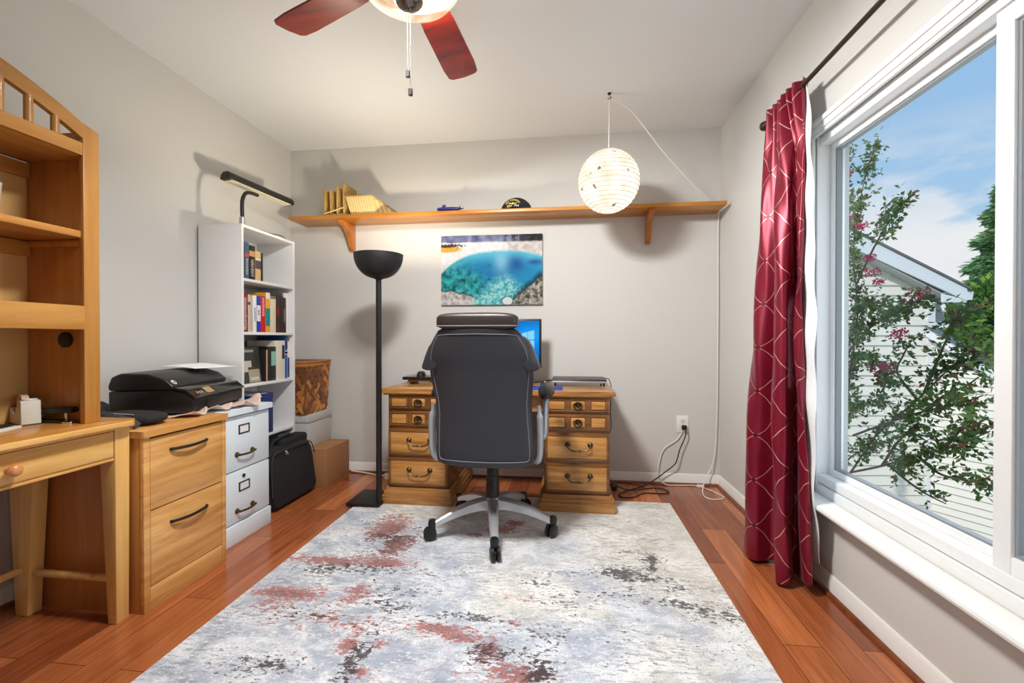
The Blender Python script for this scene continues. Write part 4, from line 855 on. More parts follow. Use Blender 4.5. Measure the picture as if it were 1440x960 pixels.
# ------------------------------------------------------------------ kneehole desk at the back wall
kd = thing('pedestal_desk', 'brown carved oak pedestal desk with brass pulls against the back wall', 'desk', (-.44, 2.99, 0))
KT = .737
kt = MB(); kt.prism(rounded(-1.172, .288, 2.678, 3.292, .012), 'z', KT-.010, KT, .003); kt.prism(rounded(-1.178, .294, 2.672, 3.294, .012), 'z', KT-.026, KT-.009, .006, 3); kt.prism(rounded(-1.160, .276, 2.688, 3.290, .01), 'z', KT-.038, KT-.024, .003)
kt.build('desktop', M['desk'], kd)
def ped(x0, x1):
    MB().box(x0, x1, 2.708, 3.28, .09, KT-.038, .003).build('pedestal', M['desk_dark'], kd)
    pl = MB()
    pl.prism(rounded(x0-.034, x1+.034, 2.672, 3.29, .01), 'z', .010, .060, .010, 3); pl.prism(rounded(x0-.024, x1+.024, 2.682, 3.285, .008), 'z', .058, .085, .006, 2); pl.prism(rounded(x0-.012, x1+.012, 2.694, 3.283, .006), 'z', .083, .108, .006, 2)
    pl.build('plinth', M['desk'], kd)
    Y = 2.708
    def rosette(mb, x, z, r): mb.lathe([(r, 0), (r, -.003), (r*.6, -.006), (r*.35, -.012), (.001, -.014)], (x, Y-.014, z), 14, 'y')
    for z0, z1 in ((.606, .697), (.497, .597)):
        d_ = MB().box(x0+.004, x1-.004, Y-.010, Y+.01, z0, z1, .003).build('drawer', M['desk_dark'], kd)
        w_ = x1-x0; cuts = [x0+.010, x0+.010+w_*.335, x0+.010+w_*.645, x1-.010]
        for i in range(3):
            a, b = cuts[i]+.006, cuts[i+1]-.006
            fr_ = MB(); 
            for q in ((a, a+.008, z0+.008, z1-.008), (b-.008, b, z0+.008, z1-.008), (a, b, z0+.008, z0+.016), (a, b, z1-.016, z1-.008)): fr_.box(q[0], q[1], Y-.016, Y-.008, q[2], q[3], .003)
            fr_.build('moulding', M['desk_dark'], d_)
            MB().box(a+.013, b-.013, Y-.0165, Y-.006, z0+.021, z1-.021, .005).build('panel', M['desk_panel'], d_)
        xm, zm = (cuts[1]+cuts[2])/2, (z0+z1)/2
        p = MB(); p.lathe([(.016, 0), (.017, -.004), (.008, -.010), (.007, -.018), (.001, -.020)], (xm, Y-.0165, zm+.006), 14, 'y')
        ringp = [(xm+.024*math.cos(a), Y-.026-.004*math.sin(a), zm-.002+.022*math.sin(a)) for a in [2*math.pi*k/28 for k in range(28)]]
        p.tube(ringp, [.0036+.0016*(k % 4 == 0) for k in range(28)], 8, closed=True); p.build('ring_pull', M['brass'], d_)
    for z0, z1 in ((.312, .480), (.116, .298)):
        d_ = MB().box(x0+.002, x1-.002, Y-.008, Y+.01, z0, z1, .003).build('drawer', M['desk_dark'], kd)
        fr_ = MB(); a, b, c_, e = x0+.008, x1-.008, z0+.006, z1-.006
        for q in ((a, a+.013, c_, e), (b-.013, b, c_, e), (a, b, c_, c_+.013), (a, b, e-.013, e)): fr_.box(q[0], q[1], Y-.015, Y-.006, q[2], q[3], .004)
        fr_.build('moulding', M['desk_dark'], d_); MB().box(a+.012, b-.012, Y-.012, Y-.004, c_+.012, e-.012, .003).build('panel', M['desk_panel'], d_)
        xm, zm = (x0+x1)/2+.012, (z0+z1)/2+.018
        p = MB()
        for sx in (-.068, .068): rosette(p, xm+sx, zm, .0165); p.lathe([(.006, 0), (.006, -.016)], (xm+sx, Y-.012, zm), 10, 'y')
        bail = smooth_path([(xm-.068, Y-.030, zm), (xm-.064, Y-.036, zm-.016), (xm-.042, Y-.038, zm-.030), (xm-.014, Y-.038, zm-.034), (xm, Y-.038, zm-.031), (xm+.014, Y-.038, zm-.034), (xm+.042, Y-.038, zm-.030), (xm+.064, Y-.036, zm-.016), (xm+.068, Y-.030, zm)], 5)
        p.tube(bail, [.0046+.0022*math.exp(-((k-len(bail)/2)/2.2)**2) for k in range(len(bail))], 8); p.build('bail_pull', M['brass'], d_)
ped(-1.130, -.735); ped(-.133, .262)
MB().box(-.735, -.133, 2.745, 2.765, .60, KT-.038, .003).build('centre_drawer', M['desk'], kd)
# things on that desk
mt = thing('monitor', 'black flat monitor glowing blue on the back desk behind the chair', 'monitor', (-.46, 3.10, KT))
MB().box(-.755, -.170, 3.052, 3.086, .850, 1.192, .006).build('housing', M['black'], mt)
def screen_mat():
    m = bpy.data.materials.new('lit_screen'); m.use_nodes = True; t = m.node_tree; t.nodes.clear(); L = t.links.new
    o = nd(t, 'ShaderNodeOutputMaterial'); e = nd(t, 'ShaderNodeEmission'); a = nd(t, 'ShaderNodeAttribute', attribute_name='picture'); L(a.outputs['Color'], e.inputs[0]); e.inputs[1].default_value = 1.0; L(e.outputs[0], o.inputs[0]); return m
sc_ = MB(); SX0, SX1, SZ0, SZ1 = -.742, -.186, .864, 1.178
sc_.grid(lambda a, b: Vector((SX0+(SX1-SX0)*a, 3.0515, SZ0+(SZ1-SZ0)*b)), 140, 90)
so = sc_.build('screen', screen_mat(), mt)
def scr(i, co):
    x, z = co.x+mt.location.x, co.z+mt.location.z; cx, cz = -.262, 1.045; dx, dz = x-cx, z-cz
    pane = abs(dx) < .040 and abs(dz) < .058+.25*dx and abs(dx+.004) > .003 and abs(dz) > .0035
    beam = math.exp(-(dz-.35*(dx+.05))**2/.006)*math.exp(-abs(dx+.02)*5)
    g = math.exp(-(dx*dx*9+dz*dz*14))
    c_ = Vector((.004, .05, .20))+Vector((.0, .16, .52))*g+Vector((.03, .30, .5))*beam*.6
    if pane: c_ = Vector((.25, .68, .95))
    return (c_.x, c_.y, c_.z, 1)
attr_points(so, 'picture', scr)
sn = MB(); sn.box(-.50, -.42, 3.09, 3.11, KT+.010, .95, .004); sn.prism(rounded(-.58, -.34, 3.00, 3.19, .03), 'z', KT, KT+.012, .003); sn.build('stand', M['black'], mt)
mp_ = thing('mouse_pad', 'bright blue mouse pad at the right front of the back desk', 'mouse pad', (-.14, 2.83, KT))
MB().prism(rounded(-.262, -.022, 2.735, 2.935, .012), 'z', KT, KT+.004, .001).build('pad', plain('blue_foam_pad', srgb(28, 62, 160), .7), mp_)
def mouse(x, y, z, lab):
    t = thing('computer_mouse', lab, 'mouse', (x, y, z), 'computer mice'); m = MB()
    def f(a, b):
        th = 2*math.pi*a; r_ = math.cos(b*math.pi/2)**.55 if b < 1 else 0
        return Vector((x+.031*r_*math.cos(th), y+.054*r_*math.sin(th), z+.038*math.sin(b*math.pi/2)*(1-.18*math.sin(th)*(1-b))))
    m.grid(f, 28, 9, True); bmesh.ops.remove_doubles(m.bm, verts=m.bm.verts[:], dist=1e-5); m.build('shell', M['blackg'], t)
    MB().lathe([(.007, -.003), (.008, 0), (.007, .003)], (x, y+.028, z+.0335), 16, 'x').build('scroll_wheel', M['silver'], t)
mouse(-.136, 2.83, KT+.004, 'black mouse on the blue mouse pad')
lt = thing('laptop', 'closed dark grey laptop at the right end of the back desk', 'laptop', (.11, 3.08, KT))
M['gunm'] = plain('dark_grey_aluminium', srgb(78, 72, 70), .4, metal=.6)
MB().box(-.095, .268, 2.985, 3.235, KT+.020, KT+.034, .004).build('base', M['silver'], lt); MB().box(-.095, .268, 2.985, 3.235, KT+.034, KT+.045, .004).build('lid', M['gunm'], lt)
ft = MB()
for x in (-.08, .245):
    for y in (3.0, 3.21): ft.box(x, x+.012, y, y+.012, KT, KT+.021, .001)
ft.build('riser_feet', M['black'], lt)
rs = thing('desk_riser', 'small wooden riser on the left of the back desk', 'riser', (-1.02, 3.06, KT))
rw = MB(); rw.box(-1.10, -.93, 2.98, 3.16, KT+.020, KT+.032, .002)
for x in (-1.105, -.945): rw.box(x, x+.018, 2.975, 3.165, KT, KT+.022, .003)
rw.build('frame', M['desk'], rs)
tr_ = thing('laptop_tray', 'thin black tray resting on the wooden riser of the back desk', 'tray', (-1.0, 3.06, KT+.032))
MB().prism(rounded(-1.135, -.88, 2.955, 3.19, .012), 'z', KT+.032, KT+.052, .004).build('tray', M['blackg'], tr_)
mouse(-1.02, 3.03, KT+.052, 'black mouse on the black tray left of the chair')
cbl = MB(); cbl.tube(smooth_path([(-.09, 3.10, KT+.03), (-.16, 3.12, KT+.016), (-.22, 3.13, KT+.008), (-.30, 3.135, KT+.006)], 6), .004, 6); tag(cbl.build('laptop_cable', M['black']), 'short black cable running left from the closed laptop', 'cable')
c2 = MB(); c2.tube(smooth_path([(.268, 3.20, KT+.036), (.300, 3.20, KT+.030), (.318, 3.20, KT-.03), (.314, 3.20, .60), (.312, 3.20, .52), (.318, 3.20, .44), (.306, 3.22, .36), (.300, 3.26, .25), (.31, 3.24, .06), (.325, 3.18, .034)], 8), .0028, 6)
tag(c2.build('charger_cable', M['black']), 'thin black cable hanging down the right side of the back desk', 'cable')
# ------------------------------------------------------------------ office chair
def loft(mb, rings, caps=True):
    L_ = [[mb.bm.verts.new(p) for p in r_] for r_ in rings]
    for i in range(len(L_)-1): mb.bridge(L_[i], L_[i+1])
    if caps: mb.bm.faces.new(L_[0][::-1]); mb.bm.faces.new(L_[-1])
CHX, CHY = -.400, 2.385
ch = thing('office_chair', 'black leather high-back swivel chair with silver five-star base on the rug', 'chair', (CHX, CHY, .0095))
G = .0095
hb_ = MB(); hb_.lathe([(.046, .105), (.052, .120), (.052, .165), (.044, .182), (.036, .186)], (CHX, CHY, G), 28); hb_.build('hub', M['steel'], ch)
for k in range(5):
    a = R(-79+72*k); d = Vector((math.cos(a), math.sin(a), 0)); s_ = Vector((-d.y, d.x, 0)); rings = []
    for i in range(9):
        q = i/8; rr = .035+.285*q; zt = .182-.020*q-.062*q*q; th = .058*(1-q)+.030*q; w_ = .031*(1-q)+.020*q
        c_ = Vector((CHX, CHY, G))+d*rr
        rings.append([c_+s_*x+Vector((0, 0, z)) for x, z in ((-w_, zt-th), (w_, zt-th), (w_*.96, zt-.008), (w_*.6, zt), (-w_*.6, zt), (-w_*.96, zt-.008))])
    m = MB(); loft(m, rings); m.build('base_arm', M['steel'], ch)
    tip = Vector((CHX, CHY, G))+d*.333
    cp = MB(); cp.lathe([(.010, .060), (.020, .066), (.022, .092), (.017, .104), (.006, .106)], tip, 18); cpo = cp.build('caster', M['black'], ch)
    wa = R([20, -35, 60, 95, -70][k]); wd = Vector((math.cos(wa), math.sin(wa), 0)); wc_ = tip+Vector((wd.y, -wd.x, 0))*.012
    wm = MB()
    for sgn in (-1, 1): wm.tube([wc_+wd*(.005*sgn)+Vector((0, 0, .0335)), wc_+wd*(.009*sgn)+Vector((0, 0, .0335)), wc_+wd*(.020*sgn)+Vector((0, 0, .0335)), wc_+wd*(.024*sgn)+Vector((0, 0, .0335))], [.028, .0335, .0335, .026], 22)
    wm.tube([wc_-wd*.006+Vector((0, 0, .0335)), wc_+wd*.006+Vector((0, 0, .0335))], .012, 12); wm.tube([wc_+Vector((0, 0, .03)), tip+Vector((0, 0, .066))], .010, 10)
    wm.build('wheel', M['black'], cpo)
gc = MB(); gc.lathe([(.036, .175), (.036, .255), (.034, .258), (.034, .300), (.0315, .303), (.0315, .345), (.028, .350), (.001, .351)], (CHX, CHY, G), 26); gc.build('cylinder_cover', M['black'], ch)
MB().cyl((CHX, CHY, .34), (CHX, CHY, .43), .0135).build('gas_piston', M['chrome'], ch)
MB().box(CHX-.09, CHX+.09, CHY-.13, CHY+.10, .415, .452, .012).build('tilt_mechanism', M['blackm'], ch)
MB().tube(smooth_path([(CHX+.05, CHY-.06, .425), (CHX+.10, CHY-.08, .405), (CHX+.17, CHY-.10, .402), (CHX+.24, CHY-.10, .418)], 5), .005, 8).build('lever', M['blackm'], ch)
def sup(c, r_, e1, e2, n=36, m=19):
    def f(a, b):
        th = 2*math.pi*a; ph = math.pi*(b-.5); sp = lambda v, e: math.copysign(abs(v)**(2/e), v)
        k = sp(math.cos(ph), e2)
        return Vector((c[0]+r_[0]*k*sp(math.cos(th), e1), c[1]+r_[1]*k*sp(math.sin(th), e1), c[2]+r_[2]*sp(math.sin(ph), e2)))
    mb = MB(); mb.grid(f, n, m, True); bmesh.ops.remove_doubles(mb.bm, verts=mb.bm.verts[:], dist=1e-5); return mb
sup((CHX, CHY+.005, .500), (.245, .245, .055), 4, 3).build('seat', M['leather'], ch)
PROF = [(.428, .170), (.433, .215), (.446, .240), (.50, .247), (.60, .244), (.68, .240), (.74, .241), (.80, .248), (.86, .256), (.92, .260), (.97, .258), (1.01, .247), (1.045, .229), (1.075, .209), (1.095, .194), (1.108, .168)]
def interp(z, tab):
    for (a, b), (c_, d) in zip(tab, tab[1:]):
        if a <= z <= c_: return b+(d-b)*(z-a)/(c_-a)
    return tab[0][1] if z < tab[0][0] else tab[-1][1]
bcx = lambda z: -.398-.024*(z-.46)/.64
bcy = lambda z: 2.135-.035*(z-.46)/.64+.045*math.sin(min(max((z-.46)/.5, 0), 1)*math.pi)*.6-.03*max(0, (z-.9)/.2)
def section(z, w_, th=.042, e=3.6, n=48):
    out = []; sp = lambda v: math.copysign(abs(v)**(2/e), v)
    for k in range(n):
        t = 2*math.pi*k/n; x = sp(math.cos(t)); y = sp(math.sin(t))
        out.append(Vector((bcx(z)+w_*x, bcy(z)+th*y+.018*(x*x), z)))
    return out
zs = []; 
for (a, b), (c_, d) in zip(PROF, PROF[1:]):
    for q in range(3): zs.append(a+(c_-a)*q/3)
zs.append(PROF[-1][0])
m = MB(); loft(m, [section(z, interp(z, PROF), .042 if .47 < z < 1.10 else .034) for z in zs]); m.build('backrest', M['leather'], ch, angle=60)
def rearpt(z, x):                      # point on the rear face
    w_ = interp(z, PROF); q = min(abs(x)/w_, .999); y = bcy(z)-.042*(1-q**3.6)**(1/3.6)+.018*q*q
    return Vector((bcx(z)+x, y-.0015, z))
zl = [.470+.63*k/42 for k in range(43) if .470+.63*k/42 < 1.072]
Lp = [rearpt(z, -interp(z, PROF)+.022) for z in zl]; Rp = [rearpt(z, interp(z, PROF)-.022) for z in zl][::-1]
tp = [rearpt(1.078-.004*abs(k)/5, .19*k/5*.95) for k in range(-4, 5)]
bt = [rearpt(.464-.006*math.cos(k/6*1.2), .205*k/6) for k in range(6, -7, -1)]
MB().tube(smooth_path(Lp+tp+Rp+bt, 2, closed=True), .0020, 6, closed=True).build('piping', plain('pale_grey_stitching', srgb(108, 108, 114), .5), ch)
for sg in (-1, 1):
    x_ = -.414; wg = MB()
    pts = [(.205, 1.070), (.232, 1.050), (.252, 1.015), (.272, .965), (.288, .922), (.286, .908), (.262, .900), (.225, .905), (.205, .93)]
    wg.prism([(x_+sg*a, z) for a, z in pts], 'y', 2.085, 2.185, .016, 3); wg.build('side_bolster', M['leather'], ch, angle=60)
hr = sup((-.421, 2.078, 1.138), (.197, .052, .042), 5, 4, 52, 21); hr.build('headrest', M['leather_b'], ch, angle=60)
MB().tube([Vector((-.421+.1955*math.copysign(abs(math.cos(t))**.4, math.cos(t)), 2.078+.0515*math.copysign(abs(math.sin(t))**.4, math.sin(t)), 1.116)) for t in [2*math.pi*k/48 for k in range(48)]], .003, 6, closed=True).build('headrest_piping', bpy.data.materials['pale_grey_stitching'], ch)
for sg in (-1, 1):
    X = lambda dx: (-.413 if sg < 0 and dx < .28 else -.392)+sg*dx*(.97 if sg < 0 and dx > .28 else 1)
    fr_ = smooth_path([(X(.205), 2.27, .437), (X(.245), 2.225, .440), (X(.262), 2.195, .48), (X(.266), 2.185, .57), (X(.264), 2.18, .66), (X(.256), 2.185, .725)], 6)
    MB().tube(fr_, [.018]*6+[.020]*20+[.012]*5, 12, sx=1, sy=.75).build('side_frame', M['silver'], ch)
    po = smooth_path([(X(.262), 2.22, .56), (X(.283), 2.235, .565), (X(.287), 2.245, .62), (X(.288), 2.26, .70), (X(.288), 2.29, .755)], 6)
    MB().tube(po, [.017]*25, 12, sx=1, sy=.7).build('arm_post', M['silver'], ch)
    pd = sup((X(.288), 2.375, .780), (.044, .165, .034), 2.4, 2.2, 28, 15)
    for v in pd.bm.verts: v.co.z -= .018*max(0, (2.30-v.co.y)/.1)
    pd.build('armrest', M['leather_b'], ch, angle=60)
# ------------------------------------------------------------------ torchiere
tl = thing('floor_lamp', 'black torchiere floor lamp with square base beside the back desk', 'lamp', (-1.205, 2.655, 0))
MB().box(-1.365, -1.150, 2.600, 2.860, .0096, .030, .003).build('base', M['blackm'], tl)
MB().cyl((-1.1685, 2.650, .028), (-1.1685, 2.650, 1.46), .0175, None, 20).build('pole', M['black'], tl)
bp_ = [(.018, 1.425)]+[(.150*math.sin(R(a))**.9, 1.580-.150*math.cos(R(a))) for a in range(10, 91, 8)]+[(.152, 1.582), (.148, 1.582)]+[(.146*math.sin(R(a))**.9, 1.582-.146*math.cos(R(a))) for a in range(88, 8, -10)]+[(.010, 1.44)]
MB().lathe(bp_, (-1.1685, 2.650, 0), 48).build('bowl_shade', plain('satin_black_metal', srgb(36, 35, 36), .5, metal=.2), tl)
light('torchiere_bulb', 'POINT', (-1.1685, 2.650, 1.545), TORCH_W, (1, .89, .70), .045).parent = None
# ------------------------------------------------------------------ wall shelf and what stands on it
sh = thing('wall_shelf', 'long stained pine shelf on two brackets across the back wall', 'shelf', (-.50, 3.20, 1.945))
SZ, SY = 1.971, 3.086
MB().box(-2.066, 1.060, SY, 3.318, 1.946, SZ, .002).build('board', M['pine'], sh)
for bx in (-1.668, .584):
    pf_ = [(3.318, 1.945), (3.10, 1.945), (3.098, 1.930), (3.12, 1.912), (3.16, 1.895), (3.205, 1.880), (3.235, 1.850), (3.256, 1.805), (3.272, 1.760), (3.286, 1.741), (3.304, 1.738), (3.318, 1.748)]
    m = MB(); m.prism(pf_, 'x', bx-.016, bx+.016, .002); m.build('bracket', M['pine_z'], sh)
def wicker(name, c1, c2, s=150):
    m, t, b = base(name); L = t.links.new; setp(b, .7, spec=.25); tc = nd(t, 'ShaderNodeTexCoord')
    w1 = nd(t, 'ShaderNodeTexWave', wave_type='BANDS', bands_direction='Z'); w1.inputs['Scale'].default_value = s*.32; w1.inputs['Distortion'].default_value = 2.5; w1.inputs['Detail Scale'].default_value = 3
    w2 = nd(t, 'ShaderNodeTexWave', wave_type='BANDS', bands_direction='X'); w2.inputs['Scale'].default_value = s*.16; w2.inputs['Distortion'].default_value = 1.5
    L(tc.outputs['Object'], w1.inputs[0]); mp = nd(t, 'ShaderNodeMapping'); mp.inputs['Rotation'].default_value = (0, 0, R(45)); L(tc.outputs['Object'], mp.inputs[0]); L(mp.outputs[0], w2.inputs[0]); h2 = nd(t, 'ShaderNodeMath', operation='MULTIPLY'); L(w2.outputs['Fac'], h2.inputs[0]); h2.inputs[1].default_value = .42; h1 = nd(t, 'ShaderNodeMath', operation='MULTIPLY'); L(w1.outputs['Fac'], h1.inputs[0]); h1.inputs[1].default_value = .58; mu = nd(t, 'ShaderNodeMath', operation='ADD'); L(h1.outputs[0], mu.inputs[0]); L(h2.outputs[0], mu.inputs[1])
    rp = nd(t, 'ShaderNodeValToRGB'); rp.color_ramp.elements[0].color = c4(c1); rp.color_ramp.elements[0].position = .05; rp.color_ramp.elements[1].color = c4(c2); rp.color_ramp.elements[1].position = .5; L(mu.outputs[0], rp.inputs[0]); L(rp.outputs[0], b.inputs['Base Color'])
    bp = nd(t, 'ShaderNodeBump'); bp.inputs['Strength'].default_value = .6; bp.inputs['Distance'].default_value = .004; L(mu.outputs[0], bp.inputs['Height']); L(bp.outputs[0], b.inputs['Normal']); return m
M['wick'] = wicker('golden_wicker', srgb(128, 92, 40), srgb(206, 168, 98)); M['wick2'] = wicker('pale_wicker', srgb(150, 116, 62), srgb(236, 208, 148))
so_ = thing('letter_sorter', 'upright wicker letter sorter at the left end of the wall shelf', 'letter sorter', (-1.70, 3.20, SZ))
for x, h in ((-1.790, .195), (-1.741, .197), (-1.690, .220), (-1.640, .242)):
    m = MB(); m.hexa([(x-.006, 3.105, SZ+.001), (x+.006, 3.105, SZ+.001), (x+.012, 3.295, SZ+.001), (x, 3.295, SZ+.001)], [(x-.012, 3.105, SZ+h), (x, 3.105, SZ+h), (x+.012, 3.295, SZ+h), (x, 3.295, SZ+h)], .004); m.build('divider', M['wick'], so_)
m = MB(); m.box(-1.798, -1.632, 3.108, 3.29, SZ, SZ+.012, .003); m.tube([(-1.795, 3.098, SZ+.012), (-1.635, 3.098, SZ+.055)], .005, 8); m.build('base', M['wick2'], so_)
ty = thing('wicker_tray', 'pale open wicker basket tray beside the letter sorter on the wall shelf', 'basket', (-1.49, 3.20, SZ))
fl0 = [(-1.585, 3.112), (-1.388, 3.112), (-1.366, 3.270), (-1.560, 3.270)]; tp0 = [(-1.622, 3.094, .134), (-1.418, 3.094, .134), (-1.296, 3.300, .058), (-1.55, 3.300, .096)]
names = ['wall_panel']*4
for i in range(4):
    j = (i+1) % 4; a, b = fl0[i], fl0[j]; c_, d = tp0[j], tp0[i]; cx, cy = -1.48, 3.2
    P = [Vector((a[0], a[1], SZ+.002)), Vector((b[0], b[1], SZ+.002)), Vector((c_[0], c_[1], SZ+c_[2])), Vector((d[0], d[1], SZ+d[2]))]
    inw = lambda p: p+(Vector((cx, cy, p.z))-p).normalized()*.007
    m = MB(); m.hexa(P, [inw(p) for p in P]); m.build('wall_panel', M['wick2'], ty)
m = MB(); m.prism(fl0, 'z', SZ, SZ+.006); m.build('floor_panel', M['wick2'], ty)
MB().tube([Vector((p[0], p[1], SZ+p[2])) for p in tp0], .006, 8, closed=True).build('rim', M['wick'], ty)
sbm = thing('submarine_model', 'small dark blue model submarine on the wall shelf', 'model', (-.835, 3.12, SZ))
M['navy'] = plain('navy_blue_paint', srgb(34, 44, 110), .35, var=.05)
hz = SZ+.021
MB().lathe([(.001, -.098), (.008, -.094), (.0125, -.083), (.0145, -.06), (.0145, .02), (.012, .055), (.006, .080), (.002, .088)], (-.835, 3.12, hz), 24, 'x').build('hull', M['navy'], sbm)
MB().prism(rounded(-.892, -.866, 3.116, 3.124, .003), 'z', hz+.010, hz+.030, .002).build('sail', M['navy'], sbm)
m = MB(); m.box(-.766, -.758, 3.1185, 3.1215, hz-.018, hz+.020, .001); m.box(-.766, -.758, 3.102, 3.138, hz-.0015, hz+.0015, .001); m.build('tail_fins', M['black'], sbm)
m = MB(); m.cyl((-.749, 3.12, hz), (-.736, 3.12, hz), .004)
for k in range(5): a = 2*math.pi*k/5; m.box(-.741, -.738, 3.1195, 3.1205, hz, hz+.010); 
m.build('propeller', M['black'], sbm)
m = MB(); m.box(-.90, -.87, 3.114, 3.126, SZ, hz-.011, .001); m.box(-.80, -.78, 3.114, 3.126, SZ, hz-.011, .001); m.build('cradle', M['navy'], sbm)
hat = thing('ball_cap', 'black ball cap with gold embroidered lettering on the wall shelf', 'cap', (-.361, 3.20, SZ))
hc = Vector((-.361, 3.205, SZ)); hrx, hry, hrz = .116, .092, .102
def dome(a, b):
    th = 2*math.pi*a; ph = b*math.pi/2; k = math.cos(ph)
    z = hrz*math.sin(ph); p = Vector((hrx*k*math.cos(th), hry*k*math.sin(th), z))
    if p.y < 0: p.z *= 1.06
    return hc+p
m = MB(); m.grid(dome, 48, 14, True); bmesh.ops.remove_doubles(m.bm, verts=m.bm.verts[:], dist=1e-5); m.build('crown', M['blackf'], hat)
MB().lathe([(.001, .005), (.006, .003), (.007, 0)], hc+Vector((0, 0, hrz)), 12).build('button', M['blackf'], hat)
m = MB(); m.grid(lambda a, b: hc+Vector((.082*math.cos(math.pi*(1+a))*(1-.15*b), -.072-.045*b*math.sin(math.pi*a)-.015*math.sin(math.pi*a), .010-.006*b-.004*math.cos(2*math.pi*a))), 24, 6); m.build('brim', M['blackf'], hat, solid=.003)
M['gold_thread'] = plain('gold_thread', srgb(222, 196, 96), .6, var=.1, scale=300); M['white_thread'] = plain('white_thread', srgb(236, 232, 216), .6)
def on_cap(me, dx, dz, rot=0):
    for v in me.vertices:
        x, y = v.co.x, v.co.y; c_, s_ = math.cos(rot), math.sin(rot); x, y = x*c_-y*s_, x*s_+y*c_
        X, Z = x+dx, y+dz; q = 1-(X/hrx)**2-(Z/(hrz*1.06))**2
        v.co = Vector((X, -hry*math.sqrt(max(q, .02))-.001+hc.y-hat.location.y, Z))
def cap_text(txt, size, dx, dz, mt_, rot=0, nm='lettering'):
    me = bmesh_text(txt, size, .0, .0006); on_cap(me, dx, dz, rot); me.materials.append(mt_); o = bpy.data.objects.new(nm, me); COL.objects.link(o); o.parent = hat
word = 'USS NORFOLK'
for k, c_ in enumerate(word):
    if c_ == ' ': continue
    a = R(148-11.2*k); cap_text(c_, .0200, -.018+.056*math.cos(a), .024+.052*math.sin(a), M['gold_thread'], a-math.pi/2)
em = MB()
for x0, x1, z0, z1 in ((-.050, -.022, .034, .041), (-.014, .012, .034, .041), (-.026, -.010, .030, .047), (-.042, -.032, .040, .046), (.000, .008, .040, .045)): em.bm.faces.new([em.bm.verts.new(p) for p in ((x0, z0, 0), (x1, z0, 0), (x1-.004, z1, 0), (x0+.004, z1, 0))])
eo = em.build('emblem', M['gold_thread'], hat, local=True, flip=False); on_cap(eo.data, 0, .008)
cap_text('SSN', .022, -.042, .026, M['gold_thread']); cap_text('714', .022, .010, .026, M['white_thread'])
# ------------------------------------------------------------------ paper lantern
ln = thing('paper_lantern', 'round white paper lantern hanging from the ceiling above the wall shelf', 'lantern', (.262, 2.776, 1.84))
LC = Vector((.258, 2.772, 2.020)); LR = .187
def lantern_material():
    m = bpy.data.materials.new('lit_mulberry_paper'); m.use_nodes = True; t = m.node_tree; t.nodes.clear(); L = t.links.new
    o = nd(t, 'ShaderNodeOutputMaterial'); tc = nd(t, 'ShaderNodeTexCoord'); em_ = nd(t, 'ShaderNodeEmission')
    vo = nd(t, 'ShaderNodeTexVoronoi'); vo.inputs['Scale'].default_value = 21; mp = nd(t, 'ShaderNodeMapping'); mp.inputs['Scale'].default_value = (1, 1, .55); mp.inputs['Rotation'].default_value = (.5, .7, .2); L(tc.outputs['Object'], mp.inputs[0])
    nz0 = nd(t, 'ShaderNodeTexNoise'); nz0.inputs['Scale'].default_value = 22; L(tc.outputs['Object'], nz0.inputs['Vector']); mv = nd(t, 'ShaderNodeMixRGB'); mv.inputs[0].default_value = .06; L(mp.outputs[0], mv.inputs[1]); L(nz0.outputs['Color'], mv.inputs[2]); L(mv.outputs[0], vo.inputs['Vector'])
    rp = nd(t, 'ShaderNodeValToRGB'); e = rp.color_ramp.elements; e[0].position = .17; e[0].color = (.24, .17, .13, 1); e[1].position = .23; e[1].color = (1, 1, 1, 1); L(vo.outputs['Distance'], rp.inputs[0])
    sel = nd(t, 'ShaderNodeSeparateColor'); L(vo.outputs['Color'], sel.inputs[0]); gt = nd(t, 'ShaderNodeMath', operation='GREATER_THAN'); gt.inputs[1].default_value = .42; L(sel.outputs[0], gt.inputs[0])
    fl = nd(t, 'ShaderNodeMixRGB'); L(gt.outputs[0], fl.inputs[0]); fl.inputs[1].default_value = (1, 1, 1, 1); L(rp.outputs[0], fl.inputs[2])
    nz = nd(t, 'ShaderNodeTexNoise'); nz.inputs['Scale'].default_value = 14; nz.inputs['Detail'].default_value = 5; L(tc.outputs['Object'], nz.inputs['Vector'])
    r2 = nd(t, 'ShaderNodeValToRGB'); r2.color_ramp.elements[0].position = .35; r2.color_ramp.elements[0].color = (.82, .70, .55, 1); r2.color_ramp.elements[1].position = .62; r2.color_ramp.elements[1].color = (1, .92, .78, 1); L(nz.outputs['Fac'], r2.inputs[0])
    mu = nd(t, 'ShaderNodeMixRGB', blend_type='MULTIPLY'); mu.inputs[0].default_value = 1; L(r2.outputs[0], mu.inputs[1]); L(fl.outputs[0], mu.inputs[2])
    L(mu.outputs[0], em_.inputs[0]); em_.inputs[1].default_value = 1.3
    tp = nd(t, 'ShaderNodeBsdfTransparent'); ad = nd(t, 'ShaderNodeMixShader'); ad.inputs[0].default_value = 0; L(em_.outputs[0], ad.inputs[1]); L(tp.outputs[0], ad.inputs[2]); L(ad.outputs[0], o.inputs[0]); return m
NR = 19
def lan(a, b):
    ph = (b-.5)*math.pi*.86; r_ = LR*math.cos(ph)*(1-.012*abs(math.cos(NR*math.pi*b))); th = 2*math.pi*a
    return LC+Vector((r_*math.cos(th), r_*math.sin(th), LR*1.0*math.sin(ph)*1.02))
m = MB(); m.grid(lan, 72, NR*6+1, True); m.build('paper_shade', lantern_material(), ln)
ribs = MB()
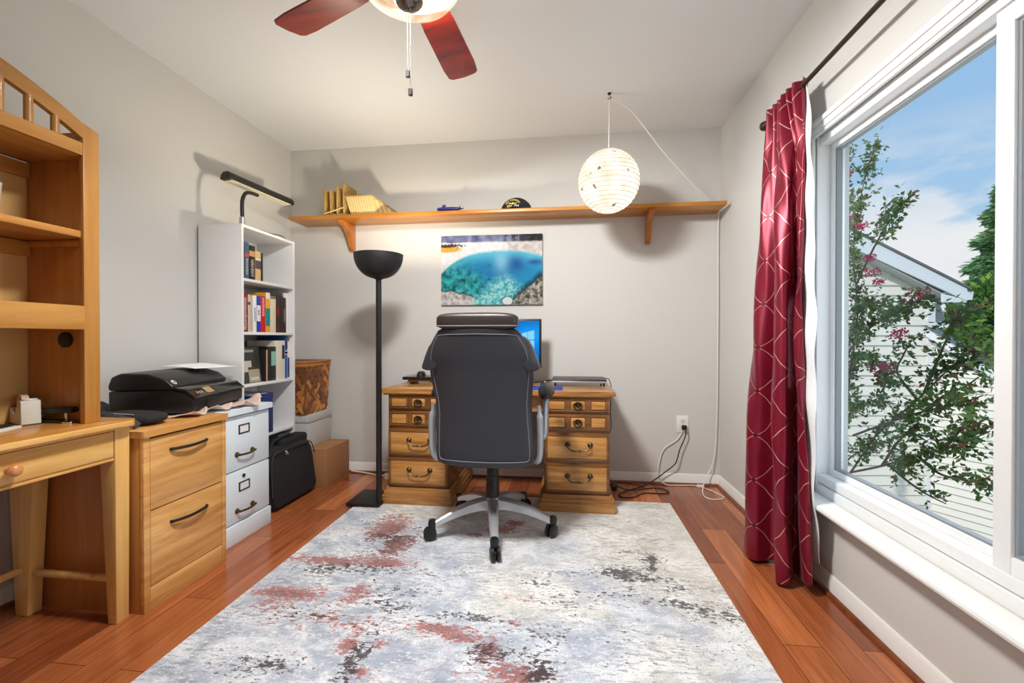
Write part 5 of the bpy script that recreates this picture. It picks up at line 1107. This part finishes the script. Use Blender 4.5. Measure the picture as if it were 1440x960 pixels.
for k in range(NR):
    ph = ((k+.5)/NR-.5)*math.pi*.86; r_ = LR*math.cos(ph)*1.0; ribs.tube([LC+Vector((r_*math.cos(t), r_*math.sin(t), LR*1.02*math.sin(ph))) for t in [2*math.pi*i/60 for i in range(60)]], .0011, 5, closed=True)
ribs.build('wire_ribs', plain('thin_wire_rib', srgb(150, 140, 124), .5), ln)
HK = Vector((.262, 2.776, ZC))
m = MB(); m.cyl(LC+Vector((0, 0, LR*.97)), LC+Vector((0, 0, LR*.80)), .020); m.build('socket', M['cream'], ln)
cord = [LC+Vector((0, 0, LR*.96)), (.260, 2.774, 2.35), (.262, 2.776, ZC-.040), (.268, 2.778, ZC-.022), (.285, 2.785, ZC-.030), (.42, 2.84, 2.455), (.60, 2.93, 2.27), (.78, 3.03, 2.115), (.93, 3.11, 2.005), (.985, 3.14, SZ+.005), (1.045, 3.20, SZ+.004), (1.072, 3.25, SZ-.01), (1.073, 3.30, 1.90), (1.073, 3.302, 1.2), (1.070, 3.302, .62), (1.060, 3.300, .30), (1.030, 3.285, .155), (.975, 3.245, .07), (.93, 3.16, .012), (.915, 3.06, .006), (.95, 3.02, .005), (1.02, 3.04, .005), (1.035, 3.09, .005), (1.0, 3.18, .005), (.955, 3.25, .006), (.90, 3.285, .006), (.80, 3.275, .006), (.71, 3.27, .010), (.665, 3.272, .05), (.66, 3.292, .13), (.70, 3.306, .25), (.80, 3.308, .33), (.838, 3.309, .40)]
MB().tube(smooth_path(cord, 6), .0034, 7).build('cord', M['cable_w'], ln)
MB().prism(rounded(.925, .966, 3.262, 3.280, .006), 'z', .0005, .016, .003).build('cord_switch', M['cable_w'], ln)
hk = MB(); hk.lathe([(.012, 0), (.011, -.006), (.003, -.008)], HK, 16); hk.tube(smooth_path([HK+Vector((0, 0, -.006)), HK+Vector((0, 0, -.018)), HK+Vector((.010, 0, -.026)), HK+Vector((.002, 0, -.036)), HK+Vector((-.010, 0, -.030))], 5), .0026, 7)
tag(hk.build('ceiling_hook', M['black']), 'small black hook screwed into the ceiling holding the lantern cord', 'hook')
# ------------------------------------------------------------------ ceiling fan
FX, FY = -.519, 1.419
fn = thing('ceiling_fan', 'ceiling fan with red brown blades and a lit glass bowl', 'ceiling fan', (FX, FY, ZC))
M['nickel'] = plain('brushed_nickel', srgb(118, 110, 104), .20, metal=1, var=.05)
MB().lathe([(.001, ZC), (.075, ZC), (.078, ZC-.02), (.05, ZC-.06), (.014, ZC-.065), (.014, ZC-.12), (.06, ZC-.13), (.115, ZC-.155), (.125, ZC-.185), (.120, ZC-.215), (.09, ZC-.235), (.085, ZC-.265), (.001, ZC-.266)], (FX, FY, 0), 40).build('motor_housing', M['nickel'], fn)
M['blade'] = wood('red_cherry_fan_blade', srgb(112, 22, 10), srgb(166, 46, 20), 'x', 1.0, rough=.38, coat=.05)
for k in range(5):
    a = R(86.7+71*0-72*k) if False else R([86.7, 157.7, 229.5, 301.5, 8.0][k])
    Mx = Matrix.Translation((0, 0, 2.300-ZC)) @ Matrix.Rotation(a, 4, 'Z') @ Matrix.Rotation(R(-11), 4, 'X')
    out = [(.185, -.056), (.30, -.066), (.56, -.074), (.625, -.070), (.640, -.055), (.646, 0), (.640, .055), (.625, .070), (.56, .074), (.30, .066), (.185, .056)]
    m = MB(); m.prism(out, 'z', -.004, .004, .002); m.move(Mx); m.build('blade', M['blade'], fn, local=True)
    m = MB(); m.prism([(.08, -.020), (.19, -.030), (.235, -.022), (.245, 0), (.235, .022), (.19, .030), (.08, .020)], 'z', .004, .010, .002); m.move(Mx); m.build('blade_iron', M['nickel'], fn, local=True)
def bowl_material():
    m = bpy.data.materials.new('lit_alabaster_glass'); m.use_nodes = True; t = m.node_tree; t.nodes.clear(); L = t.links.new
    o = nd(t, 'ShaderNodeOutputMaterial'); tc = nd(t, 'ShaderNodeTexCoord'); nz = nd(t, 'ShaderNodeTexNoise'); nz.inputs['Scale'].default_value = 7; nz.inputs['Detail'].default_value = 5; nz.inputs['Distortion'].default_value = 1.4; L(tc.outputs['Object'], nz.inputs['Vector'])
    rp = nd(t, 'ShaderNodeValToRGB'); e = rp.color_ramp.elements; e[0].position = .36; e[0].color = (.74, .42, .19, 1); e[1].position = .60; e[1].color = (1, .92, .78, 1); L(nz.outputs['Fac'], rp.inputs[0])
    em_ = nd(t, 'ShaderNodeEmission'); L(rp.outputs[0], em_.inputs[0]); em_.inputs[1].default_value = 1.25
    tr = nd(t, 'ShaderNodeBsdfTransparent'); tr.inputs[0].default_value = (1, .98, .94, 1); gl = nd(t, 'ShaderNodeBsdfGlossy'); gl.inputs['Roughness'].default_value = .15
    mx = nd(t, 'ShaderNodeMixShader'); mx.inputs[0].default_value = .34; L(em_.outputs[0], mx.inputs[1]); L(tr.outputs[0], mx.inputs[2])
    m2 = nd(t, 'ShaderNodeMixShader'); m2.inputs[0].default_value = 0; L(mx.outputs[0], m2.inputs[1]); L(gl.outputs[0], m2.inputs[2]); L(m2.outputs[0], o.inputs[0]); return m
MB().lathe([(.020, 2.171), (.060, 2.174), (.110, 2.186), (.150, 2.208), (.171, 2.236), (.175, 2.262)], (FX, FY, 0), 56, close=False).build('glass_bowl', bowl_material(), fn)
MB().lathe([(.176, 2.258), (.179, 2.262), (.179, 2.272), (.174, 2.274), (.12, 2.283), (.088, 2.299), (.001, 2.299)], (FX, FY, 0), 48, close=False).build('light_pan', plain('bronzed_light_pan', srgb(128, 112, 92), .6), fn)
MB().lathe([(.001, 2.138), (.007, 2.140), (.010, 2.147), (.022, 2.151), (.038, 2.161), (.047, 2.174), (.048, 2.183), (.030, 2.188)], (FX, FY, 0), 28).build('finial', M['nickel'], fn)
for dx, z1_, nm in ((-.004, 1.946, 0), (.005, 1.885, 1)):
    ch_ = MB(); n_ = int((2.160-z1_)/.006)
    ch_.cyl((FX+dx, FY, 2.160), (FX+dx, FY, z1_), .0009, None, 6)
    for q in range(n_): ch_.ball((FX+dx, FY, 2.158-.006*q), .0019, 6, 4)
    co = ch_.build('pull_chain', plain('dark_bead_chain', srgb(84, 76, 68), .6), fn)
    f_ = MB(); f_.prism(rounded(FX+dx-.0065, FX+dx+.0065, FY-.006, FY+.006, .002), 'z', z1_-.022, z1_, .0015); f_.build('fob', M['blackm'], co)
FL = light('fan_lamp', 'AREA', (FX, FY, 2.256), FAN_W, (.975, .99, 1.0), .34, (R(13), R(-14), 0)); FL.data.shape = 'DISK'
# ------------------------------------------------------------------ picture
pc = thing('wall_picture', 'unframed picture of a turquoise hot spring hanging on the back wall', 'picture', (-.56, 3.31, 1.31))
PX0, PX1, PZ0, PZ1 = -.952, -.176, 1.312, 1.838
MB().box(PX0, PX1, 3.296, 3.318, PZ0, PZ1, .001).build('panel', plain('pale_picture_edge', srgb(206, 192, 160), .6), pc)
pm = MB(); pm.grid(lambda a, b: Vector((PX0+(PX1-PX0)*a, 3.2953, PZ0+(PZ1-PZ0)*b)), 230, 156)
po_ = pm.build('print', attr_mat('photo_print', .6, .2, 'picture'), pc)
def N2(x, y, s, o=0, d=4):
    v = 0; a = 1; tot = 0
    for k in range(d): v += a*mnoise.noise((x*s, y*s, o+k*3.1)); tot += a; a *= .55; s *= 2.1
    return v/tot
def lerp3(a, b, t): t = min(max(t, 0), 1); return tuple(a[i]+(b[i]-a[i])*t for i in range(3))
def ss(a, b, x): t = min(max((x-a)/(b-a), 0), 1); return t*t*(3-2*t)
def pool(i, co):
    x = (co.x+pc.location.x-PX0)/(PX1-PX0); y = 1-(co.z+pc.location.z-PZ0)/(PZ1-PZ0)      # y down
    n = N2(x*1.5, y, 5, 1); n2 = N2(x*1.5, y, 13, 4); n3 = N2(x*1.5, y, 30, 9, 2)
    rim = .20+.55*(x-.60)**2+(.12*(max(0, .30-x)/.3)**2)+.012*n
    col = lerp3(srgb(70, 74, 122), srgb(170, 172, 196), ss(-.5, .5, n)*.8+y)
    tm = ss(.60, .66, x)*ss(.15, .11, y+.03*n2)*ss(-.25, .05, N2(x, y*.3, 14, 2)); col = lerp3(col, lerp3(srgb(22, 30, 34), srgb(70, 66, 76), ss(-.2, .7, n2)), .9*tm)
    tm = ss(.80, .88, x+.06*n2)*ss(.20, .15, y+.03*n2); col = lerp3(col, lerp3(srgb(18, 30, 28), srgb(92, 78, 78), ss(-.1, .6, n2)), tm)
    bank = ss(.085, .115, y+.02*n)
    b_ = lerp3(srgb(226, 216, 216), srgb(248, 242, 240), ss(-.4, .4, n2))
    if x > .66: b_ = lerp3(srgb(196, 178, 172), srgb(234, 222, 216), ss(-.5, .4, n2))
    gm = math.exp(-((x-.06)/.14)**2-((y-.200)/.040)**2)*1.5+.5*n2-.12; b_ = lerp3(b_, srgb(226, 168, 66), ss(.1, .8, gm))
    bm = math.exp(-((x-.08)/.16)**2-((y-.145)/.028)**2)*1.4+1.1*n3+.3*n2-.25; b_ = lerp3(b_, srgb(84, 58, 40), ss(.1, .7, bm))
    col = lerp3(col, b_, bank)
    w_ = ss(rim, rim+.05, y+.02*n2)
    deep = math.exp(-(((x-.42)/.28)**2+((y-.55)/.20)**2)); deep2 = math.exp(-(((x-.74)/.10)**2+((y-.42)/.12)**2)); d3 = math.exp(-(((x-.93)/.10)**2+((y-.40)/.05)**2))
    wat = lerp3(srgb(104, 196, 214), srgb(14, 146, 186), ss(rim, rim+.28, y))
    wat = lerp3(wat, srgb(0, 122, 176), .85*deep); wat = lerp3(wat, srgb(4, 76, 150), .85*max(deep2, d3))
    wat = lerp3(wat, srgb(150, 200, 220), .75*math.exp(-(((x-.60)/.07)**2+((y-.38)/.16)**2)))
    tq = ss(.30, .75, y+.55*(.38-x)+.10*n); wat = lerp3(wat, lerp3(srgb(8, 110, 112), srgb(70, 190, 186), ss(-.35, .4, n2)), tq*ss(.62, .30, x)*.95)
    low = ss(.66, .92, y+.12*n+.30*math.exp(-((x-.62)/.16)**2)-.10); wat = lerp3(wat, lerp3(srgb(60, 168, 172), srgb(176, 220, 214), ss(-.4, .4, n3+n2)), low*.9)
    if n2 < -.30 and x < .5 and y > .42: wat = lerp3(wat, srgb(6, 66, 76), .7)
    col = lerp3(col, wat, w_)
    r1 = y-(.80+.40*max(0, x-.10)+.04*n2)
    if x < .33: col = lerp3(lerp3(col, srgb(8, 50, 56), .8*ss(-.05, 0, r1)), lerp3(srgb(150, 138, 130), srgb(226, 214, 210), ss(-.4, .3, n2)), ss(-.008, .012, r1))
    r2 = y-(.62+1.25*max(0, .97-x)+.05*n2)
    if x > .72: col = lerp3(lerp3(col, srgb(10, 40, 50), .85*ss(-.13, -.02, r2)), lerp3(srgb(70, 62, 50), srgb(200, 190, 176), ss(-.35, .45, n2+.5*n3)), ss(-.01, .015, r2))
    q = math.hypot((x-.66)/.05, (y-.95)/.06)
    if q < 1.3: col = lerp3(srgb(224, 220, 216), lerp3(col, srgb(20, 70, 76), .6), ss(.8, 1.1, q+.2*n2))
    g = lambda v: .88*max(v, 0)**1.12
    return (g(col[0])*.92, g(col[1]), g(col[2])*1.04, 1)
attr_points(po_, 'picture', pool)
# ------------------------------------------------------------------ curtain
def curtain_material():
    m, t, b = base('burgundy_satin'); L = t.links.new; setp(b, .38, metal=.40, spec=.5, coat=.08, sheen=.12); b.inputs['Coat Roughness'].default_value = .38; b.inputs['Sheen Roughness'].default_value = .4; b.inputs['Sheen Tint'].default_value = (1, .6, .7, 1)
    at = nd(t, 'ShaderNodeAttribute', attribute_name='cloth'); sp = nd(t, 'ShaderNodeSeparateXYZ'); L(at.outputs['Vector'], sp.inputs[0])
    def ma(op, a, b_=None):
        x = nd(t, 'ShaderNodeMath', operation=op)
        for k, v in ((0, a), (1, b_)):
            if v is None: continue
            if isinstance(v, (int, float)): x.inputs[k].default_value = v
            else: L(v, x.inputs[k])
        return x.outputs[0]
    p, q = sp.outputs[0], sp.outputs[1]
    def line(e): f = ma('FRACT', e); return ma('MINIMUM', f, ma('SUBTRACT', 1, f))
    bend = ma('MULTIPLY', ma('SINE', ma('MULTIPLY', q, 2*math.pi)), .06)
    a = line(ma('MULTIPLY', ma('ADD', p, ma('ADD', q, bend)), .5)); c_ = line(ma('MULTIPLY', ma('SUBTRACT', p, ma('ADD', q, bend)), .5))
    near = ma('MINIMUM', a, c_); ln_ = ma('LESS_THAN', near, .0075); tuft = ma('LESS_THAN', ma('ADD', ma('MULTIPLY', a, a), ma('MULTIPLY', c_, c_)), .0042)
    tc = nd(t, 'ShaderNodeTexCoord'); nz = nd(t, 'ShaderNodeTexNoise'); nz.inputs['Scale'].default_value = 6; L(tc.outputs['Object'], nz.inputs['Vector'])
    m0 = nd(t, 'ShaderNodeMixRGB'); L(nz.outputs['Fac'], m0.inputs[0]); m0.inputs[1].default_value = c4(srgb(110, 8, 34)); m0.inputs[2].default_value = c4(srgb(142, 16, 48))
    m1 = nd(t, 'ShaderNodeMixRGB'); L(ln_, m1.inputs[0]); L(m0.outputs[0], m1.inputs[1]); m1.inputs[2].default_value = c4(srgb(222, 178, 158))
    m2 = nd(t, 'ShaderNodeMixRGB'); L(tuft, m2.inputs[0]); L(m1.outputs[0], m2.inputs[1]); m2.inputs[2].default_value = c4(srgb(66, 10, 20)); L(m2.outputs[0], b.inputs['Base Color'])
    bp = nd(t, 'ShaderNodeBump'); bp.inputs['Strength'].default_value = .35; bp.inputs['Distance'].default_value = .006; L(ma('MINIMUM', near, .10), bp.inputs['Height']); L(bp.outputs[0], b.inputs['Normal']); return m
cu = thing('curtain', 'burgundy satin curtain with embroidered diamonds beside the window', 'curtain', (.99, 2.2, .02))
RZ, RXc = 2.135, 1.0
NC = 15
topc = [(RXc+(.026 if k % 2 else -.030)*(1 if 0 < k < 14 else .2), 2.335-.315*k/14, 2.168) for k in range(NC)]
highc = [(RXc+dx, y, 1.75) for dx, y in ((.03, 2.36), (-.005, 2.35), (-.04, 2.325), (-.045, 2.29), (-.02, 2.265), (.0, 2.24), (-.015, 2.20), (-.045, 2.16), (-.05, 2.12), (-.02, 2.09), (.01, 2.105), (.012, 2.08), (-.005, 2.05), (-.004, 2.02), (.006, 2.02))]
midc = [(x, y, 1.05) for x, y in ((1.04, 2.40), (.99, 2.40), (.945, 2.37), (.925, 2.32), (.94, 2.27), (1.005, 2.25), (1.005, 2.20), (.945, 2.15), (.925, 2.095), (.955, 2.065), (1.02, 2.12), (1.022, 2.08), (.985, 2.045), (.982, 2.005), (1.0, 2.02))]
lowc = [(x, y, .55) for x, y in ((1.03, 2.40), (.97, 2.39), (.905, 2.345), (.885, 2.285), (.905, 2.23), (.975, 2.22), (.98, 2.17), (.922, 2.105), (.905, 2.05), (.935, 2.02), (1.0, 2.085), (1.003, 2.055), (.978, 2.0), (.980, 1.950), (.998, 1.965))]
botc = [(x, y, z) for x, y, z in ((1.03, 2.39, .03), (.955, 2.37, .02), (.885, 2.315, .012), (.860, 2.245, .010), (.885, 2.19, .012), (.955, 2.195, .02), (.970, 2.14, .02), (.920, 2.06, .012), (.900, 2.005, .012), (.930, 1.985, .02), (.99, 2.065, .03), (.997, 2.04, .03), (.985, 1.975, .035), (.992, 1.932, .045), (1.002, 1.945, .06))]
NS = 170
def resample(c_):
    P = smooth_path(c_, 14); d = [0]
    n = len(P); out = []
    for i in range(NS):
        q = i/(NS-1)*(n-1); k = min(int(q), n-2); out.append(P[k].lerp(P[k+1], q-k))
    return out
K = [resample(c_) for c_ in (topc, highc, midc, lowc, botc)]; heights = [0, .20, .52, .76, 1]
def cur(a, b):                       # a across, b from the hem up
    t = 1-b; i = min(int(a*(NS-1)+.5), NS-1)
    ks = [Vector(k[i]) for k in K]
    for j in range(4):
        if t <= heights[j+1]+1e-9:
            g = lambda q: ks[min(max(q, 0), 4)]; s_ = (t-heights[j])/(heights[j+1]-heights[j])
            p0, p1, p2, p3 = g(j-1), g(j), g(j+1), g(j+2)
            p = p1.lerp(p2, s_) if j in (0,) and False else .5*((2*p1)+(p2-p0)*s_+(2*p0-5*p1+4*p2-p3)*s_*s_+(3*p1-p0-3*p2+p3)*s_**3)
            break
    ruff = math.exp(-((p.z-2.165)/.02)**2)*.006*math.sin(a*90)
    p = p+Vector((ruff+.0035*math.sin(31*a+9*p.z)+.003*math.sin(13*p.z+40*a), .003*math.sin(17*a+6*p.z), 0)); return p
NV = 120
cm_ = MB(); cm_.grid(cur, NS, NV); cpn = cm_.build('panel', curtain_material(), cu, solid=.0035, angle=80)
arc_ = [0]
for i in range(1, NS): arc_.append(arc_[-1]+(K[2][i]-K[2][i-1]).length)
def cuv(i, co):
    k = i % NS; z = co.z+cu.location.z
    return (arc_[k]/.115+.22, z/.105+.35, 0)
attr_points(cpn, 'cloth', cuv, 'FLOAT_VECTOR')
li = MB()
lt_ = [[(1.022, 2.33), (1.030, 2.2), (1.014, 2.06), (1.010, 2.005)], [(1.04, 2.38), (1.045, 2.2), (1.016, 2.05), (1.016, 1.975)], [(1.045, 2.40), (1.048, 2.2), (1.012, 2.05), (1.018, 1.955)], [(1.042, 2.40), (1.046, 2.2), (1.008, 2.03), (1.010, 1.935)], [(1.0, 2.38), (1.006, 2.2), (1.004, 2.02), (1.005, 1.93)], [(1.03, 2.38), (1.03, 2.2), (1.03, 2.04), (1.045, 1.955)]]
lh_ = [2.13, 1.75, 1.20, .75, .37, .125]
def lin(a, b):
    q = (1-b)*5; j = min(int(q), 4); s_ = q-j; f = lambda c_: Vector(smooth_path([(x, y, 0) for x, y in c_], 10)[min(int(a*30), 30)])
    p = f(lt_[j]).lerp(f(lt_[j+1]), s_); z = lh_[j]+(lh_[j+1]-lh_[j])*s_
    return Vector((p.x+.004*math.sin(22*z+8*a), p.y+.004*math.sin(15*z), z))
li.grid(lin, 31, 70); li.build('lining', plain('white_lining', srgb(236, 238, 240), .8), cu, solid=.0015)
rd = thing('curtain_rod', 'dark bronze curtain rod with ball finial above the window', 'curtain rod', (RXc, 1.35, RZ))
MB().cyl((RXc, .30, RZ), (RXc, 2.35, RZ), .0095, None, 16).build('rod', M['bronze'], rd)
for y, sg in ((2.35, 1), (.30, -1)):
    m = MB(); m.lathe([(.0095, 0), (.015, .004), (.015, .010), (.009, .014), (.012, .018), (.021, .028), (.025, .040), (.021, .052), (.010, .059), (.001, .061)], (RXc, y, RZ), 24, 'y')
    if sg < 0:
        for v in m.bm.verts: v.co.y = y-(v.co.y-y)
    m.build('finial', M['bronze'], rd)
for y in (2.335, .36):
    m = MB(); m.box(RXc, XR, y-.005, y+.005, RZ-.014, RZ-.0085, .001); m.lathe([(.022, 0), (.022, -.006), (.012, -.010)], (XR, y, RZ-.011), 18, 'x'); m.build('wall_bracket', M['bronze'], rd)
# ------------------------------------------------------------------ outlets and cords
def outlet(x, z, lab):
    t = thing('wall_outlet', lab, 'outlet', (x, YB, z), 'wall outlets')
    MB().box(x-.0425, x+.0425, YB-.007, YB, z-.061, z+.061, .004).build('cover_plate', M['trim'], t)
    m = MB()
    for dz in (.020, -.020): m.lathe([(.0165, 0), (.0165, -.003), (.001, -.003)], (x, YB-.006, z+dz), 20, 'y')
    m.build('receptacle', M['cream'], t)
    m = MB()
    for dz in (.020, -.020):
        for dx in (-.0065, .0065): m.box(x+dx-.001, x+dx+.001, YB-.0095, YB-.0085, z+dz-.002, z+dz+.006)
    m.build('slots', M['black'], t)
outlet(.836, .438, 'white wall outlet with a black plug right of the back desk'); outlet(-1.93, .455, 'white wall outlet behind the stacked boxes in the left corner')
pw = thing('power_cord', 'black power cord with plug and adapter on the floor right of the desk', 'power cord', (.55, 3.2, 0))
m = MB(); m.prism(rounded(.826, .858, 3.280, 3.310, .006), 'z', .402, .432, .004); m.build('plug', M['black'], pw)
MB().tube(smooth_path([(.845, 3.288, .415), (.850, 3.275, .385), (.835, 3.275, .33), (.806, 3.275, .26), (.790, 3.272, .20), (.770, 3.27, .155), (.705, 3.268, .100), (.62, 3.262, .035), (.54, 3.22, .008), (.47, 3.16, .006), (.40, 3.10, .006), (.352, 3.03, .006), (.37, 2.985, .006), (.44, 2.99, .006), (.52, 3.075, .007), (.62, 3.085, .006), (.68, 3.10, .006), (.70, 3.14, .006), (.66, 3.19, .006), (.60, 3.19, .007), (.52, 3.14, .012), (.45, 3.11, .012), (.40, 3.13, .012), (.355, 3.155, .022)], 6), .0040, 7).build('cable', M['black'], pw)
MB().box(.298, .352, 3.115, 3.185, 0, .040, .010, 3).build('adapter', M['black'], pw)
MB().tube(smooth_path([(.325, 3.185, .025), (.35, 3.25, .02), (.42, 3.265, .012), (.47, 3.23, .012), (.52, 3.20, .014), (.56, 3.15, .012)], 6), .003, 6).build('cable', M['black'], pw)
es = thing('extension_cord', 'pale extension cord with cream socket block behind the floor lamp', 'extension cord', (-1.40, 3.20, 0))
MB().prism(rounded(-1.36, -1.19, 3.165, 3.215, .012), 'z', 0, .036, .008, 3).build('socket_block', plain('aged_cream_plastic', srgb(206, 190, 144), .5), es)
MB().tube(smooth_path([(-1.68, 3.296, .012), (-1.60, 3.285, .010), (-1.50, 3.25, .010), (-1.42, 3.215, .013), (-1.36, 3.195, .018)], 6), .006, 8).build('cable', M['cable_w'], es)
b2 = MB(); b2.tube(smooth_path([(-1.30, 3.20, .036), (-1.29, 3.21, .065), (-1.25, 3.22, .075), (-1.215, 3.205, .060), (-1.195, 3.19, .045), (-1.185, 3.18, .06)], 6), .004, 6); b2.build('cable', M['black'], es)
